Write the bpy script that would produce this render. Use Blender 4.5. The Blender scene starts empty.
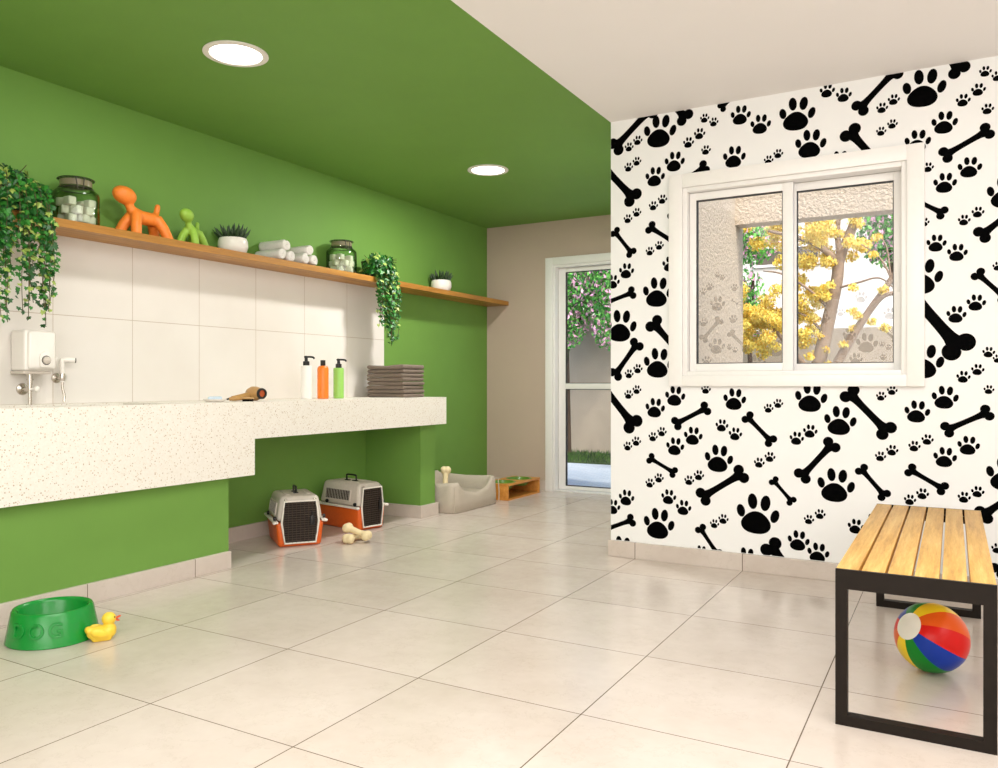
import bpy, bmesh, math, random
from mathutils import Vector, Matrix, Euler
S = bpy.context.scene
COL = S.collection
R = math.radians
PI = math.pi

# ---------------------------------------------------------------- camera, sky, sun, lights, exposure
cam_d = bpy.data.cameras.new('camera'); cam = bpy.data.objects.new('camera', cam_d); COL.objects.link(cam)
cam.location = (0, 0, 1.0); cam.rotation_euler = (R(90), 0, R(29.624))
cam_d.sensor_width = 36; cam_d.lens = 798.4*36/998; cam_d.clip_start = .01; cam_d.clip_end = 200
S.camera = cam

W = bpy.data.worlds.new('sky'); S.world = W; W.use_nodes = True
wn = W.node_tree.nodes; wl = W.node_tree.links
sky = wn.new('ShaderNodeTexSky'); sky.sky_type = 'NISHITA'; sky.sun_disc = False
sky.sun_elevation = R(48); sky.sun_rotation = R(150); sky.air_density = 1.0; sky.dust_density = 3.0
wn['Background'].inputs['Strength'].default_value = 0.33
wl.new(sky.outputs[0], wn['Background'].inputs['Color'])

def lamp(name, kind, loc, target, energy, color=(1, .95, .88), size=(1, 1), angle=None):
    d = bpy.data.lights.new(name, kind); d.energy = energy; d.color = color
    if kind == 'AREA': d.shape = 'RECTANGLE'; d.size, d.size_y = size
    if angle is not None: d.angle = angle
    o = bpy.data.objects.new(name, d); COL.objects.link(o); o.location = loc
    v = Vector(target) - Vector(loc); o.rotation_euler = v.to_track_quat('-Z', 'Y').to_euler()
    return o
lamp('sun', 'SUN', (9, -3, 12), (0, 1.0, 0), 2.0, (1, .95, .88), angle=R(3))
lamp('back_fill_light', 'AREA', (0.1, -1.95, 1.6), (-.3, 3.0, 2.9), 64, (1, .995, .985), (3.4, 1.5))  # added fill light behind the camera; the back wall has no opening
lamp('side_fill_light', 'AREA', (2.05, 2.0, 2.1), (-3.7, 4.0, 1.6), 24, (1, .995, .985), (2.8, .7))  # added fill light from the side, in front of the closed right wall
lamp('overhead_fill_light', 'AREA', (-0.45, 0.75, 2.49), (-0.45, 0.80, 0), 76, (1, .985, .965), (2.5, 2.6))  # unseen area lamp added overhead as fill, no fixture modelled
S.view_settings.view_transform = 'Standard'; S.view_settings.look = 'None'
S.view_settings.gamma = 1; S.view_settings.use_curve_mapping = False
S.view_settings.exposure = 0.27

# ---------------------------------------------------------------- mesh helpers
class MB:
    def __init__(s): s.bm = bmesh.new()
    def add(s, b2, M=None, mi=0, keep=False):
        vs = [s.bm.verts.new((M @ v.co) if M else v.co) for v in b2.verts]
        b2.verts.index_update()
        for f in b2.faces:
            try:
                nf = s.bm.faces.new([vs[v.index] for v in f.verts]); nf.material_index = f.material_index if keep else mi
            except ValueError: pass
        b2.free(); return s
    def box(s, lo, hi, mi=0, bev=0, seg=2, M=None):
        b = bmesh.new(); bmesh.ops.create_cube(b, size=1)
        lo, hi = Vector(lo), Vector(hi); c = (lo+hi)/2; d = hi-lo
        for v in b.verts: v.co = Vector((v.co.x*d.x, v.co.y*d.y, v.co.z*d.z)) + c
        if bev: bmesh.ops.bevel(b, geom=b.edges[:], offset=bev, segments=seg, profile=.5, affect='EDGES')
        return s.add(b, M, mi)
    def frustum(s, lo_rect, z0, hi_rect, z1, mi=0, bev=0, seg=2, M=None):
        b = bmesh.new(); x0, x1, y0, y1 = lo_rect; a0, a1, b0, b1 = hi_rect
        v = [b.verts.new(p) for p in ((x0,y0,z0),(x1,y0,z0),(x1,y1,z0),(x0,y1,z0),(a0,b0,z1),(a1,b0,z1),(a1,b1,z1),(a0,b1,z1))]
        for q in ((3,2,1,0),(4,5,6,7),(0,1,5,4),(1,2,6,5),(2,3,7,6),(3,0,4,7)): b.faces.new([v[i] for i in q])
        if bev: bmesh.ops.bevel(b, geom=b.edges[:], offset=bev, segments=seg, profile=.5, affect='EDGES')
        return s.add(b, M, mi)
    def lathe(s, prof, seg=28, M=None, mi=0, cap0=True, cap1=True):
        b = bmesh.new(); rings = []
        for r, z in prof:
            if r < 1e-6: rings.append([b.verts.new((0, 0, z))])
            else: rings.append([b.verts.new((r*math.cos(2*PI*i/seg), r*math.sin(2*PI*i/seg), z)) for i in range(seg)])
        for a, c in zip(rings, rings[1:]):
            for i in range(seg):
                j = (i+1) % seg
                if len(a) == 1 and len(c) == 1: continue
                if len(a) == 1: b.faces.new((a[0], c[j], c[i])) if False else b.faces.new((a[0], c[i], c[j])[::-1])
                elif len(c) == 1: b.faces.new((a[i], a[j], c[0]))
                else: b.faces.new((a[i], a[j], c[j], c[i]))
        if cap0 and len(rings[0]) > 1: b.faces.new(rings[0][::-1])
        if cap1 and len(rings[-1]) > 1: b.faces.new(rings[-1])
        return s.add(b, M, mi)
    def ball(s, c, r, mi=0, seg=20, rot=None):
        b = bmesh.new(); bmesh.ops.create_uvsphere(b, u_segments=seg, v_segments=max(6, seg*2//3), radius=1)
        if not hasattr(r, '__len__'): r = (r, r, r)
        M = Matrix.Translation(c) @ (rot.to_matrix().to_4x4() if rot else Matrix()) @ Matrix.Diagonal((r[0], r[1], r[2], 1))
        return s.add(b, M, mi)
    def tube(s, pts, r, seg=10, mi=0, closed=False):
        pts = [Vector(p) for p in pts]; n = len(pts)
        rr = r if hasattr(r, '__len__') else [r]*n
        b = bmesh.new(); rings = []; prev = None
        for i, p in enumerate(pts):
            if closed: t = (pts[(i+1) % n]-pts[i-1])
            else: t = pts[min(i+1, n-1)]-pts[max(i-1, 0)]
            t.normalize()
            if prev is None:
                u = t.orthogonal().normalized()
            else:
                u = prev - t*prev.dot(t)
                u = u.normalized() if u.length > 1e-6 else t.orthogonal().normalized()
            prev = u; w = t.cross(u)
            rings.append([b.verts.new(p+(u*math.cos(2*PI*k/seg)+w*math.sin(2*PI*k/seg))*rr[i]) for k in range(seg)])
        m = n if closed else n-1
        for i in range(m):
            a, c = rings[i], rings[(i+1) % n]
            for k in range(seg): b.faces.new((a[k], a[(k+1) % seg], c[(k+1) % seg], c[k]))
        if not closed: b.faces.new(rings[0][::-1]); b.faces.new(rings[-1])
        return s.add(b, None, mi)
    def prism(s, poly, h, M=None, mi=0, bev=0):
        b = bmesh.new(); v = [b.verts.new((x, y, 0)) for x, y in poly]; f = b.faces.new(v)
        e = bmesh.ops.extrude_face_region(b, geom=[f]); vs = [g for g in e['geom'] if isinstance(g, bmesh.types.BMVert)]
        bmesh.ops.translate(b, verts=vs, vec=(0, 0, h)); bmesh.ops.recalc_face_normals(b, faces=b.faces[:])
        if bev: bmesh.ops.bevel(b, geom=b.edges[:], offset=bev, segments=2, profile=.5, affect='EDGES')
        return s.add(b, M, mi)
    def face(s, pts, mi=0):
        f = s.bm.faces.new([s.bm.verts.new(p) for p in pts]); f.material_index = mi; return s
    def build(s, name, mats, parent=None, ang=38, smooth=True, fix=True):
        if not isinstance(mats, (list, tuple)): mats = [mats]
        if fix: bmesh.ops.recalc_face_normals(s.bm, faces=s.bm.faces[:])
        if smooth:
            for f in s.bm.faces: f.smooth = True
            for e in s.bm.edges:
                if len(e.link_faces) == 2: e.smooth = e.calc_face_angle(0) < R(ang)
        me = bpy.data.meshes.new(name); s.bm.to_mesh(me); s.bm.free()
        for m in mats: me.materials.append(m)
        o = bpy.data.objects.new(name, me); COL.objects.link(o)
        if parent: o.parent = parent
        return o
def empty(name, loc, rz=0, rot=None):
    o = bpy.data.objects.new(name, None); COL.objects.link(o); o.location = loc
    o.rotation_euler = rot if rot else (0, 0, rz); o.empty_display_size = .05; return o
def tag(o, label=None, cat=None, group=None, kind=None):
    if label: o['label'] = label
    if cat: o['category'] = cat
    if group: o['group'] = group
    if kind: o['kind'] = kind
    return o
def struct(o, label=None):
    o['kind'] = 'structure'
    if label: o['label'] = label
    return o
def dup(o, parent=None):
    c = o.copy(); COL.objects.link(c); c.parent = parent
    for ch in list(o.children): dup(ch, c)
    return c
def mkmat(me_mats): return me_mats
def TR(x, y, z): return Matrix.Translation((x, y, z))
def RX(a): return Matrix.Rotation(R(a), 4, 'X')
def RY(a): return Matrix.Rotation(R(a), 4, 'Y')
def RZ(a): return Matrix.Rotation(R(a), 4, 'Z')
def align(p, d):   # matrix taking +Z to direction d, at p
    return Matrix.Translation(p) @ Vector(d).to_track_quat('Z', 'Y').to_matrix().to_4x4()
def spline(P, n=8):
    P = [Vector(p) for p in P]; out = []
    for i in range(len(P)-1):
        a, b, c, d = P[max(i-1, 0)], P[i], P[i+1], P[min(i+2, len(P)-1)]
        for k in range(n):
            t = k/n
            out.append(.5*((2*b)+(c-a)*t+(2*a-5*b+4*c-d)*t*t+(3*b-a-3*c+d)*t**3))
    out.append(P[-1]); return out

# ---------------------------------------------------------------- materials
def lin(c):
    return tuple(((v/255)/12.92 if v/255 <= .04045 else ((v/255+.055)/1.055)**2.4) for v in c)
class NT:
    def __init__(s, name):
        s.m = bpy.data.materials.new(name); s.m.use_nodes = True; s.t = s.m.node_tree; s.n = s.t.nodes
        s.b = s.n['Principled BSDF']; s.out = s.n['Material Output']
    def node(s, t, **k):
        o = s.n.new('ShaderNode'+t)
        for a, v in k.items(): setattr(o, a, v)
        return o
    def l(s, a, b): s.t.links.new(a, b)
    def coord(s, scale=(1, 1, 1)):
        tc = s.node('TexCoord'); mp = s.node('Mapping'); mp.inputs['Scale'].default_value = scale
        s.l(tc.outputs['Object'], mp.inputs['Vector']); return mp.outputs[0]
    def math(s, op, a, b=None, c=None):
        o = s.node('Math', operation=op)
        for i, v in enumerate((a, b, c)):
            if v is None: continue
            if isinstance(v, (int, float)): o.inputs[i].default_value = v
            else: s.l(v, o.inputs[i])
        return o.outputs[0]
    def ramp(s, f, stops):
        o = s.node('ValToRGB'); e = o.color_ramp.elements
        while len(e) < len(stops): e.new(.5)
        for q, (p, c) in zip(e, stops): q.position = p; q.color = (*c, 1)
        s.l(f, o.inputs[0]); return o.outputs[0]
    def mix(s, f, a, b, bt='MIX'):
        o = s.node('Mix', data_type='RGBA', blend_type=bt)
        for i, v in ((0, f), (6, a), (7, b)):
            if isinstance(v, (int, float)): o.inputs[i].default_value = v
            elif isinstance(v, tuple): o.inputs[i].default_value = (*v, 1)
            else: s.l(v, o.inputs[i])
        return o.outputs[2]
    def noise(s, v, sc, det=4, rough=.55):
        o = s.node('TexNoise'); o.inputs['Scale'].default_value = sc; o.inputs['Detail'].default_value = det
        o.inputs['Roughness'].default_value = rough; s.l(v, o.inputs['Vector']); return o.outputs['Fac']
    def bump(s, h, st=.2, d=.01):
        o = s.node('Bump'); o.inputs['Strength'].default_value = st; o.inputs['Distance'].default_value = d
        s.l(h, o.inputs['Height']); s.l(o.outputs[0], s.b.inputs['Normal'])
def plain(name, col, rough=.5, metal=0, var=.06, sc=30, bump=0, coat=0, spec=None, bsc=None):
    t = NT(name); c = lin(col); v = t.coord(); n = t.noise(v, sc)
    t.l(t.ramp(n, [(.3, tuple(x*(1-var) for x in c)), (.7, tuple(min(1, x*(1+var)) for x in c))]), t.b.inputs['Base Color'])
    t.b.inputs['Roughness'].default_value = rough; t.b.inputs['Metallic'].default_value = metal
    t.b.inputs['Coat Weight'].default_value = coat
    if spec is not None: t.b.inputs['Specular IOR Level'].default_value = spec
    if bump: t.bump(t.noise(v, bsc or sc*4), bump, .004)
    return t.m
GREEN = (112, 155, 70)
M = {}
M['green'] = plain('green_wall_paint', GREEN, .62, var=.025, sc=3, spec=.3)
M['white_paint'] = plain('white_ceiling_paint', (243, 239, 236), .7, var=.01, sc=2, spec=.3)
M['wallpaper'] = plain('white_wallpaper', (240, 239, 237), .6, var=.01, sc=2, spec=.3)
M['ink'] = plain('black_wallpaper_print', (3, 3, 3), .6, var=.02, spec=.02)
M['greige'] = plain('greige_wall_paint', (194, 174, 157), .7, var=.02, sc=3, spec=.3)
M['frame'] = plain('white_lacquered_frame', (242, 239, 235), .35, var=.01)
M['gasket'] = plain('dark_rubber_gasket', (40, 38, 36), .6)

def floor_mat():
    t = NT('stone_floor_tile'); tc = t.node('TexCoord'); sp = t.node('SeparateXYZ'); t.l(tc.outputs['Object'], sp.inputs[0])
    def line(src, off, w, per):
        q = t.math('DIVIDE', t.math('ADD', src, off), per)
        f = t.math('FRACT', q); d = t.math('MINIMUM', f, t.math('SUBTRACT', 1.0, f))
        return t.math('LESS_THAN', d, w/.594), t.math('FLOOR', q)
    lx, ix = line(sp.outputs[0], 2.785+6.02, .0019, .602); ly, iy = line(sp.outputs[1], -1.632+5.92, .0017, .592)
    grout = t.math('MAXIMUM', lx, ly)
    v = tc.outputs['Object']
    wn_ = t.node('TexWhiteNoise', noise_dimensions='2D'); cb = t.node('CombineXYZ'); t.l(ix, cb.inputs[0]); t.l(iy, cb.inputs[1]); t.l(cb.outputs[0], wn_.inputs['Vector'])
    # offset the veins per tile
    va = t.node('VectorMath', operation='MULTIPLY_ADD'); t.l(wn_.outputs['Color'], va.inputs[0]); va.inputs[1].default_value = (7, 7, 7); t.l(v, va.inputs[2])
    big = t.noise(va.outputs[0], 2.2, 6, .6); fine = t.noise(va.outputs[0], 16, 5, .6)
    base = t.ramp(big, [(.3, lin((199, 185, 174))), (.52, lin((207, 194, 184))), (.75, lin((212, 200, 191)))])
    base = t.mix(.10, base, t.ramp(fine, [(.35, lin((194, 181, 165))), (.65, lin((226, 217, 204)))]))
    vein = t.noise(va.outputs[0], 3.1, 8, .68); vd = t.math('ABSOLUTE', t.math('SUBTRACT', vein, .5))
    vm = t.math('MULTIPLY', t.math('LESS_THAN', vd, .004), .16)
    base = t.mix(vm, base, lin((160, 142, 120)))
    tone = t.math('MULTIPLY', t.math('SUBTRACT', wn_.outputs['Value'], .5), .05)
    hv = t.node('HueSaturation'); t.l(t.math('ADD', tone, 1.0), hv.inputs['Value']); t.l(base, hv.inputs['Color'])
    t.l(t.mix(grout, hv.outputs[0], lin((104, 88, 70))), t.b.inputs['Base Color'])
    t.l(t.ramp(fine, [(.2, (.17,)*3), (.8, (.24,)*3)]), t.b.inputs['Roughness'])
    t.b.inputs['Specular IOR Level'].default_value = .5
    t.bump(t.math('SUBTRACT', 1.0, grout), .25, .002)
    return t.m
M['floor'] = floor_mat()
def tile_mat():
    t = NT('cream_wall_tile'); tc = t.node('TexCoord'); sp = t.node('SeparateXYZ'); t.l(tc.outputs['Object'], sp.inputs[0])
    def line(src, off, per, w):
        f = t.math('FRACT', t.math('DIVIDE', t.math('ADD', src, off), per)); d = t.math('MINIMUM', f, t.math('SUBTRACT', 1.0, f))
        return t.math('LESS_THAN', d, w/per)
    g = t.math('MAXIMUM', line(sp.outputs[1], -2.398+4.512, .4512, .0016), line(sp.outputs[2], -1.353+4.535, .4535, .0016))
    n = t.noise(tc.outputs['Object'], 2.5, 3)
    base = t.ramp(n, [(.3, lin((230, 224, 216))), (.7, lin((235, 230, 223)))])
    t.l(t.mix(g, base, lin((188, 172, 154))), t.b.inputs['Base Color']); t.b.inputs['Roughness'].default_value = .4
    t.bump(t.math('SUBTRACT', 1.0, g), .3, .002); return t.m
M['tile'] = tile_mat()
def terrazzo():
    t = NT('cream_terrazzo'); v = t.coord()
    base = t.ramp(t.noise(v, 90, 3), [(.3, lin((234, 228, 217))), (.7, lin((242, 237, 228)))])
    col = base
    for sc, thr, dens, cols in ((115, .42, .70, [(0, lin((205, 188, 164))), (.4, lin((220, 206, 184))), (.75, lin((184, 164, 140)))]),
                                (62, .30, .42, [(0, lin((132, 110, 88))), (.4, lin((160, 136, 108))), (.7, lin((92, 78, 64))), (.9, lin((188, 168, 142)))])):
        vo = t.node('TexVoronoi'); vo.inputs['Scale'].default_value = sc; t.l(v, vo.inputs['Vector'])
        se = t.node('SeparateColor'); t.l(vo.outputs['Color'], se.inputs[0])
        size = t.math('MULTIPLY', se.outputs[1], thr)
        m = t.math('MULTIPLY', t.math('LESS_THAN', vo.outputs['Distance'], size), t.math('LESS_THAN', se.outputs[0], dens))
        col = t.mix(m, col, t.ramp(se.outputs[2], cols))
    t.l(col, t.b.inputs['Base Color']); t.b.inputs['Roughness'].default_value = .38; return t.m
M['terrazzo'] = terrazzo()
def wood(name, c1, c2, c3, axis='Y', sc=9, rough=.45):
    t = NT(name); s = {'X': (.14, 2.6, 2.6), 'Y': (2.6, .14, 2.6), 'Z': (2.6, 2.6, .14)}[axis]
    v = t.coord(s); n1 = t.noise(v, sc, 6, .62); n2 = t.noise(v, sc*9, 3, .6)
    c = t.ramp(n1, [(.28, lin(c1)), (.5, lin(c2)), (.72, lin(c3))])
    c = t.mix(.28, c, t.ramp(n2, [(.3, lin(c1)), (.7, lin(c3))]))
    t.l(c, t.b.inputs['Base Color']); t.b.inputs['Roughness'].default_value = rough; t.bump(n2, .12, .002); return t.m
M['shelf_wood'] = wood('golden_oak', (142, 92, 32), (176, 120, 46), (200, 146, 66), 'Y')
M['bench_wood'] = wood('light_oiled_pine', (170, 116, 44), (216, 166, 84), (238, 200, 122), 'Y', 16)
M['bamboo'] = wood('amber_bamboo', (186, 112, 36), (214, 142, 58), (228, 164, 82), 'Y', 14)
def glass(name, tint=(1, 1, 1), rough=0.0, refl=1.0, edge=None):
    t = NT(name); t.n.remove(t.b); tr = t.node('BsdfTransparent'); tr.inputs[0].default_value = (*tint, 1)
    lw = t.node('LayerWeight'); lw.inputs[0].default_value = .5; t.l(t.ramp(lw.outputs['Facing'], [(.35, tint), (.97, edge or tint)]), tr.inputs[0])
    gl = t.node('BsdfGlossy'); gl.inputs['Roughness'].default_value = rough; fr = t.node('LayerWeight'); fr.inputs[0].default_value = .5; pw = t.math('MULTIPLY_ADD', t.math('POWER', fr.outputs['Facing'], 3.5), .75, .04)
    mx = t.node('MixShader'); t.l(t.math('MULTIPLY', pw, refl), mx.inputs[0]); t.l(tr.outputs[0], mx.inputs[1]); t.l(gl.outputs[0], mx.inputs[2])
    t.l(mx.outputs[0], t.out.inputs['Surface']); return t.m
M['pane'] = glass('clear_window_glass', (.97, .98, .97), 0, .3)
M['jar_glass'] = glass('greenish_jar_glass', (.91, .955, .92), .02, .9, (.22, .30, .22))
def shape_layer():  # translucent brown layer for the paw and bone shapes on the panes
    t = NT('translucent_shape_layer'); tr = t.node('BsdfTransparent'); t.b.inputs['Base Color'].default_value = (*lin((104, 90, 74)), 1)
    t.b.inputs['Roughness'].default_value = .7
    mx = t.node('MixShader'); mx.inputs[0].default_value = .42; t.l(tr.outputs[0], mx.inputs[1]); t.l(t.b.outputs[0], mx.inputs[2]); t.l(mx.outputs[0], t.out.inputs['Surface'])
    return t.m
M['shape_layer'] = shape_layer()
def emis(name, col, st):
    t = NT(name); t.b.inputs['Base Color'].default_value = (*col, 1); t.b.inputs['Emission Color'].default_value = (*col, 1); t.b.inputs['Emission Strength'].default_value = st; return t.m
M['lamp'] = emis('lit_opal_diffuser', (1, .97, .93), 5)
M['orange_toy'] = plain('orange_matte_plastic', (246, 136, 48), .5, var=.05, sc=40, bump=.1)
M['lime_toy'] = plain('lime_matte_plastic', (152, 194, 72), .5, var=.05, sc=40, bump=.1)
M['steel'] = plain('brushed_chrome', (205, 198, 188), .22, 1, var=.03)
M['black'] = plain('black_plastic', (22, 21, 20), .4)
M['black_metal'] = plain('dark_bronze_powder_coat', (27, 20, 14), .5, var=.06, sc=60, bump=.05, spec=.18)
M['ceramic'] = plain('white_ceramic', (240, 233, 226), .35, var=.02)
M['soil'] = plain('dark_soil', (46, 34, 24), .9, var=.3, sc=120, bump=.5)
M['succ'] = plain('succulent_green', (40, 66, 32), .5, var=.25, sc=25)
M['towel_w'] = plain('white_terry_towel', (238, 232, 226), .95, var=.07, sc=220, bump=.6)
M['towel_g'] = plain('taupe_terry_towel', (124, 110, 98), .95, var=.12, sc=160, bump=.6)
M['heater'] = plain('white_glossy_plastic', (248, 243, 236), .3, var=.01)
M['heater_grey'] = plain('pale_grey_plastic', (214, 204, 192), .35, var=.02)
M['bottle_w'] = plain('white_bottle_plastic', (244, 240, 234), .3, var=.01)
M['bottle_o'] = plain('orange_bottle_plastic', (240, 128, 34), .35, var=.03)
M['bottle_g'] = plain('pale_green_bottle_plastic', (150, 205, 96), .35, var=.03)
M['gold'] = plain('tan_gold_plastic', (186, 142, 84), .35, var=.05)
M['copper'] = plain('copper_grille', (196, 92, 48), .4, .4)  # plain copper colour, not emissive
M['soap'] = plain('pale_blue_soap', (196, 212, 228), .35, var=.08, sc=50)
M['carrier_o'] = plain('orange_carrier_plastic', (224, 98, 28), .45, var=.05, sc=60)
M['carrier_g'] = plain('warm_grey_carrier_plastic', (212, 202, 190), .45, var=.04, sc=60)
M['carrier_w'] = plain('off_white_carrier_rim', (238, 231, 220), .4, var=.02)
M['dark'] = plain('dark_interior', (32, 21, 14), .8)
M['wire'] = plain('grey_steel_wire', (84, 70, 58), .45, .4)
M['rubber'] = plain('cream_rubber', (233, 214, 170), .55, var=.05, sc=40)
def fabric(name, c, sc=420):
    t = NT(name); v = t.coord(); w = t.noise(v, sc, 2, .7); b = t.noise(v, 14, 4)
    base = t.ramp(w, [(.3, tuple(x*.72 for x in lin(c))), (.7, tuple(min(1, x*1.18) for x in lin(c)))])
    t.l(t.mix(.25, base, t.ramp(b, [(.3, tuple(x*.8 for x in lin(c))), (.7, lin(c))])), t.b.inputs['Base Color'])
    t.b.inputs['Roughness'].default_value = .95; t.b.inputs['Specular IOR Level'].default_value = .15; t.bump(w, .4, .004); return t.m
M['bed'] = fabric('greige_woven_fabric', (200, 188, 172))
M['bed_in'] = fabric('grey_plush_cushion', (190, 177, 161), 260)
M['bowl_green'] = plain('glossy_green_plastic', (14, 138, 50), .25, var=.04, sc=20)
M['bowl_leaf'] = plain('green_feeder_bowl', (96, 134, 44), .3, var=.05)
M['yellow'] = plain('yellow_rubber', (244, 206, 64), .4, var=.03)
M['beak'] = plain('red_orange_rubber', (222, 84, 40), .4, var=.03)
for n, c in dict(b_red=(212, 26, 22), b_blue=(24, 58, 160), b_green=(16, 132, 40), b_yellow=(242, 206, 40), b_orange=(226, 92, 26), b_white=(240, 234, 226)).items():
    M[n] = plain('ball_vinyl'+n[1:], c, .3, var=.02, spec=.22)
M['biscuit'] = plain('pale_biscuit', (238, 228, 212), .8, var=.08, sc=80, bump=.3)
M['cork'] = plain('cork_lid', (196, 172, 138), .7, var=.12, sc=90)
M['seal'] = plain('dark_wire_clasp', (56, 50, 44), .4, .5)
M['leaf_d'] = plain('ivy_dark_green', (26, 84, 28), .45, var=.3, sc=60)
M['leaf_m'] = plain('ivy_mid_green', (52, 126, 42), .45, var=.25, sc=60)
M['leaf_y'] = plain('ivy_pale_edge', (160, 182, 88), .45, var=.2, sc=60)
M['stem'] = plain('vine_stem', (86, 78, 44), .7)
M['bark'] = plain('grey_brown_bark', (150, 128, 108), .85, var=.22, sc=24, bump=.5)
M['bark_dark'] = plain('dark_bark', (74, 58, 46), .9, var=.2, sc=30, bump=.5)
M['flower_y'] = plain('yellow_blossom', (250, 222, 112), .7, var=.18, sc=6)
M['flower_y2'] = plain('deep_yellow_blossom', (236, 192, 70), .7, var=.2, sc=6)
M['flower_p'] = plain('pink_blossom', (238, 178, 208), .7, var=.2, sc=6)
M['leaf_t'] = plain('bright_tree_leaf', (118, 194, 88), .6, var=.3, sc=5)
M['leaf_t2'] = plain('deep_tree_leaf', (66, 144, 60), .6, var=.3, sc=5)
def stucco():
    t = NT('beige_stucco'); v = t.coord(); n = t.noise(v, 42, 4, .6)
    t.l(t.ramp(n, [(.35, lin((190, 173, 151))), (.65, lin((216, 200, 179)))]), t.b.inputs['Base Color']); t.b.inputs['Roughness'].default_value = .95
    t.bump(n, 1.0, .035); return t.m
M['stucco'] = stucco()
M['garden_wall'] = plain('grey_beige_render', (178, 163, 145), .9, var=.06, sc=3, bump=.2)
M['house'] = plain('white_render', (240, 234, 226), .85, var=.02)
M['house_glass'] = plain('dark_window_glass', (96, 84, 70), .15)
M['lawn_soil'] = plain('lawn_green', (58, 76, 30), .95, var=.35, sc=40, bump=.6)
def paving():
    t = NT('pale_blue_grey_paving'); tc = t.node('TexCoord'); br = t.node('TexBrick'); t.l(tc.outputs['Object'], br.inputs['Vector'])
    br.inputs['Scale'].default_value = 4; br.inputs['Color1'].default_value = (*lin((205, 211, 215)), 1); br.inputs['Color2'].default_value = (*lin((190, 200, 208)), 1)
    br.inputs['Mortar'].default_value = (*lin((160, 170, 178)), 1); br.inputs['Mortar Size'].default_value = .012
    t.l(br.outputs['Color'], t.b.inputs['Base Color']); t.b.inputs['Roughness'].default_value = .6; return t.m
M['paving'] = paving()
# ---------------------------------------------------------------- the room
XW, YF, YW, H, XC = -3.973, 6.748, 4.373, 2.526, -1.736
b = MB(); b.box((XW-.15, -2.2, -.1), (2.25, YF+.09, 0)); struct(b.build('floor', M['floor'], smooth=False))
b = MB(); b.box((XW-.15, -2.3, H), (XC, YF+.16, H+.12), 0); b.box((XC, -2.3, H), (3.2, YW+.14, H+.12), 1); b.box((XC, YW+.14, H), (XC+.19, YF+.16, H+.12), 1)
struct(b.build('ceiling', [M['green'], M['white_paint']], smooth=False))
b = MB(); b.box((XW-.15, -2.2, 0), (XW, YF+.15, H)); struct(b.build('wall_left', M['green'], smooth=False))
b = MB(); b.box((XW-.15, -2.3, 0), (2.25, -2.2, H)); struct(b.build('wall_back', M['white_paint'], smooth=False))
b = MB(); b.box((2.15, -2.2, 0), (2.25, YW+.15, H)); struct(b.build('wall_right', M['white_paint'], smooth=False))
DX0, DX1, DZ = -3.25, -2.33, 2.11
b = MB(); b.box((XW, YF, 0), (DX0, YF+.15, H)); b.box((DX1, YF, 0), (XC, YF+.15, H)); b.box((DX0, YF, DZ), (DX1, YF+.15, H))
struct(b.build('wall_far', M['greige'], smooth=False))
b = MB(); b.box((XC, YW+.14, 0), (XC+.19, YF+.15, H), 0)
for f in b.bm.faces:
    if f.calc_center_median().x > XC+.1: f.material_index = 1
struct(b.build('wall_corridor', [M['white_paint'], M['stucco']], smooth=False))

# papered wall: white paper printed with black paws and bones, window opening left free
WX0, WX1, WZ0, WZ1 = -1.305, -.195, 1.046, 2.088
def paw_polys(x, z, w):
    out = []
    def ell(cx, cz, rx, rz, a, n=16):
        a = R(a); return [(x+w*(cx+rx*math.cos(t)*math.cos(a)-rz*math.sin(t)*math.sin(a)), z+w*(cz+rx*math.cos(t)*math.sin(a)+rz*math.sin(t)*math.cos(a)))
                          for t in (2*PI*k/n for k in range(n))]
    for e in ((-.395, .06, .098, .155, 12), (-.12, .30, .112, .19, 5), (.18, .27, .115, .19, -8), (.395, -.03, .098, .16, -18)): out.append(ell(*e))
    pad = []
    for k in range(30):
        t = 2*PI*k/30; c, s_ = math.cos(t), math.sin(t)
        rx = .35*(1-.34*max(0, s_)**1.3); rz = .30
        p, q = rx*math.copysign(abs(c)**.85, c), rz*math.copysign(abs(s_)**.9, s_)
        if s_ < 0: q *= .80
        a = R(-4); pad.append((x+w*(-.045+p*math.cos(a)-q*math.sin(a)), z+w*(-.235+p*math.sin(a)+q*math.cos(a))))
    out.append(pad); return out
def bone_polys(x0, z0, x1, z1):
    L = math.hypot(x1-x0, z1-z0); ux, uz = (x1-x0)/L, (z1-z0)/L; vx, vz = -uz, ux
    P = lambda s, t: (x0+ux*s*L+vx*t*L, z0+uz*s*L+vz*t*L)
    sh = lambda s: .070+.045*abs(2*s-1)**3
    q = []                                     # quarter outline: notch at the tip, round the knob, along the shaft to the middle
    for k in range(26):
        a = R(-110-k*12); s, t = -.015+.118*math.cos(a), .104+.116*math.sin(a)
        if k > 12 and t < sh(s): break
        q.append((s, max(t, 0)))
    s0 = q[-1][0]
    q += [(s0+(.5-s0)*k/7, sh(s0+(.5-s0)*k/7)) for k in range(1, 8)]
    up = q+[(1-s, t) for s, t in q[-2::-1]]
    return [[P(s, t) for s, t in up]+[P(s, -t) for s, t in up[-2:0:-1]]]
from mathutils.geometry import tessellate_polygon
def cut(P, ax, v, keep_less):
    out = []
    for k in range(len(P)):
        a, c = P[k-1], P[k]; ia, ic = (a[ax] <= v) == keep_less, (c[ax] <= v) == keep_less
        if ia != ic:
            t = (v-a[ax])/(c[ax]-a[ax]); out.append((a[0]+(c[0]-a[0])*t, a[1]+(c[1]-a[1])*t))
        if ic: out.append(c)
    return out if len(out) > 2 else []
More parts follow.
